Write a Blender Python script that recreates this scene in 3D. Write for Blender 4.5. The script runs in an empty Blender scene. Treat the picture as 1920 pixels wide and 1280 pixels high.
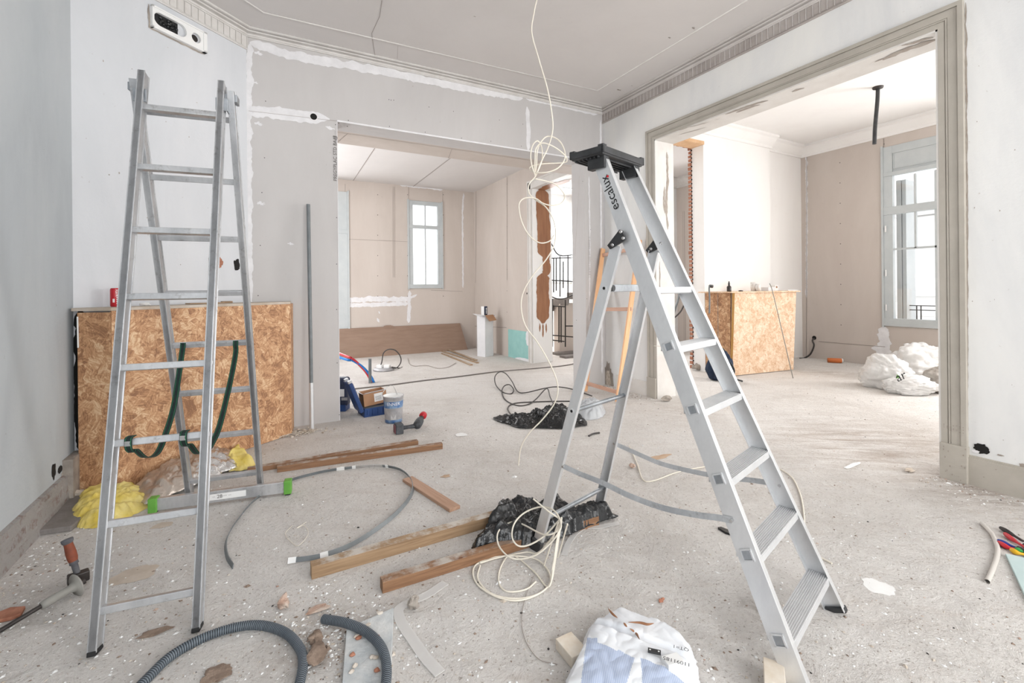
import bpy, math, random
from mathutils import Vector, Matrix, noise
random.seed(7)
V = Vector
SC = bpy.context.scene
COL = SC.collection
R = math.radians

# ------------------------------------------------------------------ camera
H, FPX, YAW, ROLL, SY = 1.3, 857.5, R(28.39), R(.549), -98.1
cam_d = bpy.data.cameras.new('camera'); cam = bpy.data.objects.new('camera', cam_d); COL.objects.link(cam)
cam_d.sensor_width = 36; cam_d.lens = FPX / 1920 * 36; cam_d.shift_y = SY / 1920
cam_d.clip_start = .05; cam_d.clip_end = 200
_f = V((math.sin(YAW), math.cos(YAW), 0)); _r = V((math.cos(YAW), -math.sin(YAW), 0)); _u = V((0, 0, 1))
_r2 = _r * math.cos(ROLL) - _u * math.sin(ROLL); _u2 = _r * math.sin(ROLL) + _u * math.cos(ROLL)
cam.matrix_world = Matrix(((_r2.x, _u2.x, -_f.x, 0), (_r2.y, _u2.y, -_f.y, 0), (_r2.z, _u2.z, -_f.z, H), (0, 0, 0, 1)))
SC.camera = cam

# ------------------------------------------------------------------ light
SC.view_settings.view_transform = 'Standard'; SC.view_settings.look = 'None'
SC.view_settings.exposure = 0.45; SC.view_settings.gamma = 1; SC.view_settings.use_curve_mapping = False
W = bpy.data.worlds.new('overcast_sky'); SC.world = W; W.use_nodes = True
W.node_tree.nodes['Background'].inputs[0].default_value = (.96, .98, 1, 1)
W.node_tree.nodes['Background'].inputs[1].default_value = 1.6

def area(name, loc, direction, sx, sy, power, col=(1, 1, 1)):
    d = bpy.data.lights.new(name, 'AREA'); d.shape = 'RECTANGLE'; d.size = sx; d.size_y = sy; d.energy = power; d.color = col
    o = bpy.data.objects.new(name, d); COL.objects.link(o); o.location = loc
    o.rotation_euler = V(direction).to_track_quat('-Z', 'Y').to_euler(); return o
# daylight at the window openings (behind the camera, in the side room, in the far room), plus one added hall fill
area('daylight_rear_window_a', (0.3, -2.75, 2.0), (0.05, 1, -.12), 1.5, 2.4, 98, (.96, .98, 1))
area('daylight_rear_window_b', (2.8, -2.75, 2.0), (-.05, 1, -.12), 1.5, 2.4, 125, (1, .985, .96))
area('daylight_side_window_a', (8.95, 1.15, 2.0), (-1, .1, -.1), 1.5, 2.4, 120, (1, .985, .97))
area('daylight_side_window_b', (8.95, -1.0, 2.0), (-1, .3, -.1), 1.5, 2.4, 60, (1, .99, .98))
area('daylight_far_window', (0.95, 9.6, 1.9), (.1, -1, -.05), .8, 2.2, 45, (.98, .99, 1))
area('daylight_far_window_side', (-.4, 7.2, 1.9), (1, -.05, -.15), 1.3, 2.2, 50, (.98, .99, 1))
area('added_hall_fill', (5.7, 7.9, 3.57), (0, 0, -1), 1.3, 1.3, 70)  # added fill lamp to brighten the hall, under a closed ceiling
area('daylight_hall_window', (6.4, 9.6, 2.3), (.05, -1, -.2), 1.6, 1.8, 190, (.98, .99, 1))

# ------------------------------------------------------------------ pixel of the survey photo -> point of the place
def ray(u, v):
    a = (u - 960) / FPX; b = -(v - 640 - SY) / FPX
    cr, sr = math.cos(ROLL), math.sin(ROLL)
    x = a * cr + b * sr; z = -a * sr + b * cr
    c, s = math.cos(YAW), math.sin(YAW)
    return V((x * c + s, -x * s + c, z))
EYE = V((0, 0, H))
def onX(u, v, X): r = ray(u, v); return EYE + r * (X / r.x)
def onY(u, v, Y): r = ray(u, v); return EYE + r * (Y / r.y)
def onZ(u, v, Z=0.0): r = ray(u, v); return EYE + r * ((Z - H) / r.z)
def onP(u, v, P, n): r = ray(u, v); n = V(n); return EYE + r * ((V(P) - EYE).dot(n) / r.dot(n))

# ------------------------------------------------------------------ materials
def lin(c):
    if isinstance(c, str):
        c = [int(c[i:i + 2], 16) / 255 for i in (0, 2, 4)]
        c = [x / 12.92 if x <= .04045 else ((x + .055) / 1.055) ** 2.4 for x in c]
    return (c[0], c[1], c[2], 1)
class NT:
    def __init__(s, name):
        s.m = bpy.data.materials.new(name); s.m.use_nodes = True; s.t = s.m.node_tree
        s.b = s.t.nodes['Principled BSDF']; s.out = s.t.nodes['Material Output']
    def n(s, typ, **kw):
        nd = s.t.nodes.new(typ)
        for k, v in kw.items():
            if k.startswith('i_'):
                key = k[2:]; key = int(key) if key.isdigit() else key.replace('_', ' ')
                nd.inputs[key].default_value = v
            else: setattr(nd, k, v)
        return nd
    def l(s, a, b): s.t.links.new(a, b)
    def coord(s, scale=(1, 1, 1), kind='Object', rot=(0, 0, 0)):
        tc = s.n('ShaderNodeTexCoord'); mp = s.n('ShaderNodeMapping'); s.l(tc.outputs[kind], mp.inputs[0])
        mp.inputs['Scale'].default_value = scale; mp.inputs['Rotation'].default_value = rot; return mp.outputs[0]
    def noise(s, vec, sc, det=4, rough=.6, dist=0):
        nd = s.n('ShaderNodeTexNoise'); nd.inputs['Scale'].default_value = sc; nd.inputs['Detail'].default_value = det
        nd.inputs['Roughness'].default_value = rough; nd.inputs['Distortion'].default_value = dist; s.l(vec, nd.inputs['Vector']); return nd.outputs[0]
    def ramp(s, fac, stops):
        nd = s.n('ShaderNodeValToRGB'); el = nd.color_ramp.elements
        while len(el) < len(stops): el.new(.5)
        for e, (p, c) in zip(el, stops): e.position = p; e.color = lin(c)
        s.l(fac, nd.inputs[0]); return nd.outputs[0]
    def mix(s, fac, a, b, mode='MIX'):
        nd = s.n('ShaderNodeMix', data_type='RGBA', blend_type=mode)
        for sock, val in ((nd.inputs[0], fac), (nd.inputs[6], a), (nd.inputs[7], b)):
            if hasattr(val, 'links') or hasattr(val, 'is_output'): s.l(val, sock)
            else: sock.default_value = val if isinstance(val, (int, float)) else lin(val)
        return nd.outputs[2]
    def bump(s, fac, strength, dist=.01):
        nd = s.n('ShaderNodeBump'); nd.inputs['Strength'].default_value = strength; nd.inputs['Distance'].default_value = dist
        s.l(fac, nd.inputs['Height']); s.l(nd.outputs[0], s.b.inputs['Normal'])
MC = {}
def simple(name, col, rough=.7, metal=0, col2=None, vs=6, bump=0, bs=60, aniso=(1, 1, 1), spec=.5, **kw):
    if name in MC: return MC[name]
    t = NT(name); t.b.inputs['Roughness'].default_value = rough; t.b.inputs['Metallic'].default_value = metal
    t.b.inputs['Specular IOR Level'].default_value = spec
    for k, v in kw.items(): t.b.inputs[k.replace('_', ' ')].default_value = v
    vec = t.coord(aniso)
    if col2: t.l(t.ramp(t.noise(vec, vs, 5), [(.35, col), (.65, col2)]), t.b.inputs['Base Color'])
    else: t.b.inputs['Base Color'].default_value = lin(col)
    if bump: t.bump(t.noise(vec, bs, 4), bump)
    MC[name] = t.m; return t.m
def plaster(name, a, b, c, bump=.25, scale=1.2, streak=(1, 1, .35)):
    t = NT(name); v = t.coord(streak); v2 = t.coord()
    base = t.ramp(t.noise(v, scale, 6, .65, .4), [(.3, a), (.5, b), (.72, c)])
    sp = t.ramp(t.noise(v2, 23, 3, .7), [(.0, 'ffffff'), (.7, 'ffffff'), (.78, 'd2c8bf')])
    t.l(t.mix(.55, base, sp, 'MULTIPLY'), t.b.inputs['Base Color'])
    t.b.inputs['Roughness'].default_value = .85; t.b.inputs['Specular IOR Level'].default_value = .25
    t.bump(t.noise(v2, 14, 8, .7), bump, .01); return t.m
M_white = plaster('old_white_plaster', 'd9dadb', 'e6e6e5', 'efeeea')
M_whitecool = plaster('cool_white_plaster', 'cfd2d6', 'd7d9dd', 'dedfe2')
M_wleft = plaster('bluish_grey_left_wall', 'b4babf', 'bfc5c9', 'c9cdd0')  # left wall toned darker and bluer than the other white walls
M_whiteclean = plaster('fresh_white_paint', 'f1eeec', 'f4f2f0', 'f6f4f2', .08)
M_dry = plaster('grey_plasterboard', 'c2bfbe', 'c9c6c5', 'cfcccb', .05, .9)
M_drybeige = plaster('beige_plasterboard', 'c6bbb3', 'cdc3bb', 'd4cac3', .05, .9)
M_ceil = plaster('matt_ceiling_paint', 'd3cfcd', 'd9d5d3', 'dedad8', .08, .5, (1, 1, 1))
M_joint = simple('white_joint_compound', 'edecee', .8, col2='e2e1e3', vs=12)
M_dot = simple('dark_screw_head', '2b2826', .6)
M_seam = simple('thin_dark_seam', '9a9089', .9)
M_stamp = simple('grey_stamp_ink', '6a6563', .9)
M_trimgrey = simple('greige_trim_paint', 'b8b2a8', .55, col2='ada79d', vs=4, bump=.1)
M_trimcream = simple('cream_trim_paint', 'dedbd7', .6, col2='d5d1cc', vs=5, bump=.1)
M_peel = simple('exposed_undercoat', 'aaa299', .8, col2='9c9086', vs=20)
M_peelbrown = simple('brown_scraped_wood', 'a1714f', .6, col2='8c5f41', vs=5, aniso=(4, 4, .5))
M_cornice = simple('cornice_paint', 'dcd9d6', .7, col2='d0ccc8', vs=8)
M_cornicedirty = simple('sooty_cornice_paint', 'b9b2ad', .8, col2='a69e99', vs=3, aniso=(1, 1, 2))
M_cornicegrey = simple('greyed_cornice_paint', 'd3cecb', .7, col2='c4beba', vs=3)
M_wgrey = simple('grey_window_paint', 'c6cbcc', .45, col2='bec4c6', vs=5)
M_black = simple('black_void', '12100f', .8)
M_rubble = simple('plaster_rubble', 'd8d0c6', .9, col2='b3a595', vs=30, bump=.4)
M_terracotta = simple('terracotta_edge', 'b9826a', .85, col2='94604a', vs=18, bump=.4)
M_newwood = simple('pale_new_timber', 'dcb690', .6, col2='cfa57b', vs=6, aniso=(1, 1, 1))

def mk_wood(name, a, b, c, rough=.65, dust=None):
    t = NT(name); v = t.coord((2.2, 42, 1), 'UV'); g = t.noise(v, 1.6, 6, .65, .6)
    base = t.ramp(g, [(.3, a), (.5, b), (.7, c)])
    kn = t.n('ShaderNodeTexVoronoi'); kn.inputs['Scale'].default_value = 1; t.l(t.coord((3.2, 13, 1), 'UV'), kn.inputs['Vector'])
    base = t.mix(t.ramp(kn.outputs['Distance'], [(.0, 'ffffff'), (.07, 'ffffff'), (.13, '000000')]), base, '6b3f22')
    if dust:
        d = t.ramp(t.noise(t.coord(), 9, 6, .7), [(.44, '000000'), (.62, 'ffffff')])
        geo = t.n('ShaderNodeNewGeometry'); sx = t.n('ShaderNodeSeparateXYZ'); t.l(geo.outputs['True Normal'], sx.inputs[0])
        mul = t.n('ShaderNodeMath', operation='MULTIPLY', use_clamp=True); t.l(sx.outputs[2], mul.inputs[0]); t.l(d, mul.inputs[1])
        base = t.mix(mul.outputs[0], base, dust)
    t.l(base, t.b.inputs['Base Color']); t.b.inputs['Roughness'].default_value = rough; t.bump(g, .15, .003); return t.m
M_timber = mk_wood('weathered_pine_batten', '6f4f38', '8c684c', '9f7a5b', dust='bdb5ac')
M_timberpale = mk_wood('dusty_pale_batten', '846a50', '9d8163', 'ab9072', dust='c8c1b8')
M_plank = mk_wood('brown_board_wood', 'a07d66', 'b49078', 'bf9d86', .6)
M_ladderwood = mk_wood('orange_pine_stile', 'e6ac7c', 'efbb8d', 'f3c69c', .5)
M_rungwood = mk_wood('beech_rung', 'bf9279', 'caa08a', 'd3ab96', .5)
M_hardboard = simple('brown_hardboard', '9a8170', .6, col2='907766', vs=3, aniso=(1, 1, 6))

def mk_osb(name, a, b, c, d):
    t = NT(name); uv = t.coord((1, 1, 1), 'UV')
    dist = t.n('ShaderNodeTexNoise'); dist.inputs['Scale'].default_value = 9; t.l(uv, dist.inputs['Vector'])
    add = t.n('ShaderNodeMix', data_type='RGBA', blend_type='LINEAR_LIGHT'); add.inputs[0].default_value = .06
    t.l(uv, add.inputs[6]); t.l(dist.outputs[1], add.inputs[7])
    layers = []
    for sc, off in ((15, 0.), (26, 3.1)):
        vo = t.n('ShaderNodeTexVoronoi'); vo.inputs['Scale'].default_value = sc; t.l(add.outputs[2], vo.inputs['Vector'])
        sep = t.n('ShaderNodeSeparateColor'); t.l(vo.outputs['Color'], sep.inputs[0])
        ang = t.n('ShaderNodeMath', operation='MULTIPLY_ADD'); ang.inputs[1].default_value = 3.0; ang.inputs[2].default_value = off; t.l(sep.outputs[0], ang.inputs[0])
        vr = t.n('ShaderNodeVectorRotate', rotation_type='Z_AXIS'); t.l(uv, vr.inputs['Vector']); t.l(ang.outputs[0], vr.inputs['Angle'])
        mp = t.n('ShaderNodeMapping'); mp.inputs['Scale'].default_value = (9, 95, 1); t.l(vr.outputs[0], mp.inputs[0])
        s1 = t.noise(mp.outputs[0], 1, 3, .6)
        mx = t.n('ShaderNodeMath', operation='MULTIPLY_ADD'); mx.inputs[1].default_value = .28; t.l(sep.outputs[1], mx.inputs[0]); t.l(s1, mx.inputs[2])
        layers.append(mx.outputs[0])
    av = t.n('ShaderNodeMath', operation='ADD'); t.l(layers[0], av.inputs[0]); t.l(layers[1], av.inputs[1])
    hf = t.n('ShaderNodeMath', operation='MULTIPLY'); hf.inputs[1].default_value = .5; t.l(av.outputs[0], hf.inputs[0])
    t.l(t.ramp(hf.outputs[0], [(.50, a), (.60, b), (.69, c), (.80, d)]), t.b.inputs['Base Color'])
    t.b.inputs['Roughness'].default_value = .6; t.bump(hf.outputs[0], .25, .004); return t.m
M_osb = mk_osb('chipboard_flakes', '93694b', 'b68862', 'c99c75', 'e0c19c')
M_osbdark = M_osb
M_osbpale = mk_osb('pale_chipboard_flakes', 'cfa582', 'dfbd9c', 'e8ccb0', 'f1dfca')

def mk_floor():
    t = NT('dusty_screed'); v = t.coord(); 
    vs = t.coord((1, 1, 1), 'Object', (0, 0, R(35))); mp = t.n('ShaderNodeMapping'); t.l(vs, mp.inputs[0]); mp.inputs['Scale'].default_value = (.6, 3.2, 1)
    n1 = t.noise(v, .55, 8, .62, .6); n2 = t.noise(mp.outputs[0], 3.2, 8, .72, .3); n3 = t.noise(v, 38, 6, .75); n4 = t.noise(v, 7, 8, .7, .8)
    base = t.ramp(n1, [(.34, 'd3cec9'), (.5, 'e0dcd8'), (.66, 'e7e4e1')])
    base = t.mix(t.ramp(n2, [(.52, '000000'), (.68, '808080')]), base, 'b5a496')
    base = t.mix(t.ramp(n4, [(.50, '000000'), (.62, 'b0b0b0')]), base, 'e9e6e2')
    base = t.mix(t.ramp(n3, [(.55, '000000'), (.70, 'a0a0a0')]), base, 'a3968a')
    g = t.noise(v, 150, 4, .8); base = t.mix(t.ramp(g, [(.52, '000000'), (.66, '909090')]), base, 'a99f96')
    base = t.mix(t.ramp(t.noise(v, 70, 3, .6), [(.60, '000000'), (.68, 'd0d0d0')]), base, '8d8177')
    base = t.mix(t.ramp(t.noise(v, 18, 8, .8, 1.5), [(.55, '000000'), (.66, '909090')]), base, 'b0a296')
    base = t.mix(t.ramp(t.noise(v, 1.7, 9, .75, 1.2), [(.56, '000000'), (.68, '606060')]), base, 'a8988a')
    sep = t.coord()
    for (px_, r0_, amt, colr, nz) in (((1432, 1150), .17, .75, '6f6258', 9), ((1478, 1240), .10, .6, '6f6258', 12), ((1068, 1200), .10, .55, '8a7a6c', 12), ((1640, 835), 1.25, .85, '96806e', 2.6), ((1850, 930), .55, .8, '8c7b6d', 6), ((60, 1150), .42, .6, '8b837c', 7), ((600, 1190), .28, .75, '93806f', 12), ((1290, 770), .6, .6, 'a28f7e', 7), ((1560, 700), .9, .6, 'a28f7e', 4)):  # dirt patches; the first two paint the blurred shadow at the step ladder foot
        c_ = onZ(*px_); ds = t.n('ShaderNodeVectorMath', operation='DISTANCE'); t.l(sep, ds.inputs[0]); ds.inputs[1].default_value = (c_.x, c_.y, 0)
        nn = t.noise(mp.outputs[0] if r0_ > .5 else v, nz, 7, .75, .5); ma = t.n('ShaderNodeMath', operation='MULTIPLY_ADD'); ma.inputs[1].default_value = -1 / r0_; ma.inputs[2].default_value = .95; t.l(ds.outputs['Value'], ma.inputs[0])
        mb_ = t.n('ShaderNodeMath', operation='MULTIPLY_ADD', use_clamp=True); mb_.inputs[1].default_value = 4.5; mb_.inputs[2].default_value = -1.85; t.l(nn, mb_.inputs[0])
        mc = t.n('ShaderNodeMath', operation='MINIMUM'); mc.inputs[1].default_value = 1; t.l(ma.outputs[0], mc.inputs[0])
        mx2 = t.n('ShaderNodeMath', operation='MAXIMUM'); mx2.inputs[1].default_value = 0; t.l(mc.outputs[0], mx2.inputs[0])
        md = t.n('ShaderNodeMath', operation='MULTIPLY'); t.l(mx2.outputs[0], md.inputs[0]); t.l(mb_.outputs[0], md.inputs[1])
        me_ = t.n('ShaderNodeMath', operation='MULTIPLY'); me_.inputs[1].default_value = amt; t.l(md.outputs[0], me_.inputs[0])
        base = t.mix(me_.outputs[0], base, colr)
    t.l(base, t.b.inputs['Base Color']); t.b.inputs['Roughness'].default_value = .92; t.b.inputs['Specular IOR Level'].default_value = .2
    ad = t.n('ShaderNodeMath', operation='MULTIPLY_ADD'); ad.inputs[1].default_value = .45; t.l(n3, ad.inputs[0]); t.l(n4, ad.inputs[2])
    t.bump(ad.outputs[0], 1.0, .022); return t.m
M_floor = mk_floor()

def mk_brick():
    t = NT('scraped_brick_base'); br = t.n('ShaderNodeTexBrick'); t.l(t.coord((1, 1, 1), 'UV'), br.inputs['Vector'])
    br.inputs['Color1'].default_value = lin('8f7264'); br.inputs['Color2'].default_value = lin('7c665b'); br.inputs['Mortar'].default_value = lin('b9b7b5')
    br.inputs['Scale'].default_value = 1; br.inputs['Brick Width'].default_value = .24; br.inputs['Row Height'].default_value = .075; br.inputs['Mortar Size'].default_value = .012
    br.inputs['Mortar Smooth'].default_value = .6
    f = t.ramp(t.noise(t.coord(), 16, 8, .75), [(.32, '000000'), (.50, 'ffffff')])
    t.l(t.mix(f, br.outputs[0], 'aaa6a3'), t.b.inputs['Base Color']); t.b.inputs['Roughness'].default_value = .95
    t.bump(t.noise(t.coord(), 30, 6, .7), .9, .02); return t.m
M_brick = mk_brick()

def mk_metal(name, a, b, rough, metal, dirt='6e6763', damt=.6):
    t = NT(name); v = t.coord((1, 1, .4))
    base = t.ramp(t.noise(v, 7, 6, .7), [(.35, a), (.65, b)])
    base = t.mix(t.ramp(t.noise(t.coord(), 22, 6, .75), [(.56, '000000'), (.72, '%02x%02x%02x' % ((int(damt * 255),) * 3))]), base, dirt)
    t.l(base, t.b.inputs['Base Color']); t.b.inputs['Metallic'].default_value = metal; t.b.inputs['Roughness'].default_value = rough
    t.bump(t.noise(v, 30, 3), .05, .002); return t.m
M_alu = mk_metal('brushed_aluminium', 'e4e5e6', 'd6d7d9', .36, .6, '9d9d9e', .35)
M_alustep = mk_metal('ribbed_aluminium_tread', 'dadbdc', 'd0d1d3', .45, .45, 'a8a8a8', .5)
M_aluold = mk_metal('dusty_old_aluminium', 'cfd0d2', 'aeb0b3', .38, .62, '7a7370', .8)
M_galv = mk_metal('galvanised_steel', 'b7bbc0', '8f9499', .4, .8)
M_steel = simple('steel', 'c8c8c8', .25, 1)
M_bplastic = simple('black_moulded_plastic', '262729', .5, col2='3a3b3d', vs=10)
M_rubber = simple('black_rubber', '1c1c1d', .7)
M_film = simple('crumpled_black_film', '141516', .22, bump=.6, bs=25, col2='232528', vs=6)
M_green = simple('green_end_cap', '6fb04a', .5, col2='5f9e3e', vs=10)
M_strap = simple('dark_green_webbing', '10201f', .8, col2='172b29', vs=30)
M_strapedge = simple('green_webbing_stripe', '2c6c4a', .8)
M_yellow = simple('yellow_glass_wool', 'dcc358', .95, col2='ead98f', vs=9, bump=.8, bs=22)
M_foil = simple('wrinkled_foil', 'e6e6e6', .22, .9, col2='c4c2c0', vs=6, bump=1.0, bs=24)
M_kraft = simple('kraft_backing', 'b9aa9e', .3, .6, col2='d0c7be', vs=5, bump=.7, bs=20)
M_grey = simple('grey_pvc', '6b7073', .45, col2='7b8184', vs=8)
M_grooveshade = simple('conduit_groove_shade', '343b42', .6)
M_conduit = simple('corrugated_grey_conduit', '5d6770', .4, col2='737d86', vs=6)
M_white_cable = simple('cream_cable_sheath', 'e9e2d4', .5)
M_greycable = simple('dusty_grey_cable', '77716d', .7)
M_pvc = simple('greyish_pvc_tube', 'cfcac4', .6)
M_blk_cable = simple('dark_cable_sheath', '403c3a', .55)
M_clear = simple('milky_polythene_strip', 'eae8e6', .35, Alpha=.6)
M_card = simple('brown_cardboard', 'a97f60', .8, col2='b68d6c', vs=4)
M_cardwhite = simple('white_carton', 'e9e9eb', .7, col2='dfdfe2', vs=3)
M_blue = simple('blue_tool_case_plastic', '27477e', .45, col2='1f3c70', vs=8)
M_bluedark = simple('navy_plastic', '2b3550', .5, col2='222b42', vs=8)
M_bluebright = simple('blue_pipe', '1f7fd0', .4)
M_red = simple('red_pipe', 'c9353f', .4)
M_redcan = simple('red_tin', 'b8202c', .4)
M_tin = simple('silver_bucket_label', 'c2c2c4', .4, .5, col2='a9a9ad', vs=14)
M_label = simple('white_label', 'f0f0ef', .6)
M_teal = simple('teal_moisture_board', '93c4c0', .8, col2='9fcdc8', vs=5)
M_tealpale = simple('pale_teal_offcut', 'b9cccc', .8, col2='c4d4d3', vs=5)
M_iron = simple('black_iron', '24211f', .6)
M_stone = simple('dusty_stone', 'b5aca2', .9, col2='8f8780', vs=6, bump=.5)
M_slate = simple('grey_stone_slab', '8d8885', .9, col2='7b7673', vs=9, bump=.5, bs=25)
M_oldplank = simple('lime_caked_plank', 'b6bcbf', .85, col2='d8d9d8', vs=9, bump=.9, bs=16, aniso=(1, 1, 1))
M_paper = simple('white_paper_sack', 'eceef1', .75, col2='e2e5ea', vs=6, bump=.35, bs=9)
def mk_print():
    t = NT('blue_printed_text_area'); w = t.n('ShaderNodeTexWave', wave_type='BANDS', bands_direction='Y'); t.l(t.coord((1, 1, 1), 'Object', (0, 0, R(-58))), w.inputs[0])
    w.inputs['Scale'].default_value = 55; w.inputs['Distortion'].default_value = .6; w.inputs['Detail'].default_value = 3
    t.l(t.ramp(w.outputs[1], [(.3, 'a3b1cf'), (.6, 'c3cddf')]), t.b.inputs['Base Color']); t.b.inputs['Roughness'].default_value = .75; return t.m
M_print = mk_print()
M_ink = simple('black_print', '1d1d20', .8)
M_inkred = simple('red_print', 'd22a33', .6)
M_orangegrip = simple('orange_rubber_grip', '8f4a30', .7, col2='6e3a28', vs=14)
M_greydark = simple('dark_grey_rubber', '55555a', .7, col2='717275', vs=14)
M_greyplastic = simple('grey_guard_plastic', '8c8a84', .6, col2='9b9993', vs=12)
M_darksteel = simple('dark_forged_steel', '3a3635', .5, .6, col2='4b4644', vs=12)
M_denim = simple('navy_rucksack_cloth', '26344c', .9, col2='1d293e', vs=10, bump=.5)
M_bag = simple('white_translucent_sack', 'f4f3f2', .25, col2='ebeae8', vs=5, bump=.9, bs=16, Alpha=.72)
M_bagclear = simple('clear_polythene', 'dde1e5', .15, Alpha=.5, bump=.8, bs=14)
M_orange = simple('orange_foam_tube', 'd9793f', .5)
M_ceramic = simple('white_ceramic', 'e9e6e2', .3)
M_amber = simple('dark_bottle_glass', '2a2624', .15)
M_redhandle = simple('red_handle', 'c32531', .4)
M_bluehandle = simple('blue_handle', '26388c', .4)
M_yellowhandle = simple('yellow_handle', 'dfae1f', .4)
M_greenhandle = simple('green_handle', '2f9a4a', .4)
M_facade = simple('pale_stone_facade', 'efeeec', .9, col2='e6e5e3', vs=2)
M_facadedark = simple('facade_moulding_grey', 'c9c8c6', .9)  # greyer tone for the bands and window fields
M_pinkgrip = simple('drill_body_plastic', '303236', .55, col2='54575c', vs=20)
M_maroon = simple('maroon_battery_face', '7a4a52', .6)
M_greysack = simple('grey_sack_film', 'b9b3ac', .5, col2='a29a92', vs=7, bump=.4, bs=14)
M_blockwood = simple('pale_block_wood', 'e4dcd0', .75, col2='d6c7b3', vs=14)
M_clod = simple('brown_mortar', '9b8879', .95, col2='7f6d60', vs=25, bump=.8)
M_cardflake = simple('tan_paper_flake', 'bcae9f', .9, col2='cbbfb2', vs=12)
M_cardflake2 = simple('tan_wood_flake', 'b79a80', .9, col2='c7ad94', vs=12)
M_terracotta2 = simple('dusty_brick', 'b08d7a', .9, col2='cfc1b5', vs=18, bump=.5)
def mk_glass():
    t = NT('window_glass'); tr = t.n('ShaderNodeBsdfTransparent'); gl = t.n('ShaderNodeBsdfGlossy'); gl.inputs['Roughness'].default_value = .03
    mx = t.n('ShaderNodeMixShader'); mx.inputs[0].default_value = .06; t.l(tr.outputs[0], mx.inputs[1]); t.l(gl.outputs[0], mx.inputs[2]); t.l(mx.outputs[0], t.out.inputs[0]); return t.m
M_glass = mk_glass()

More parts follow.
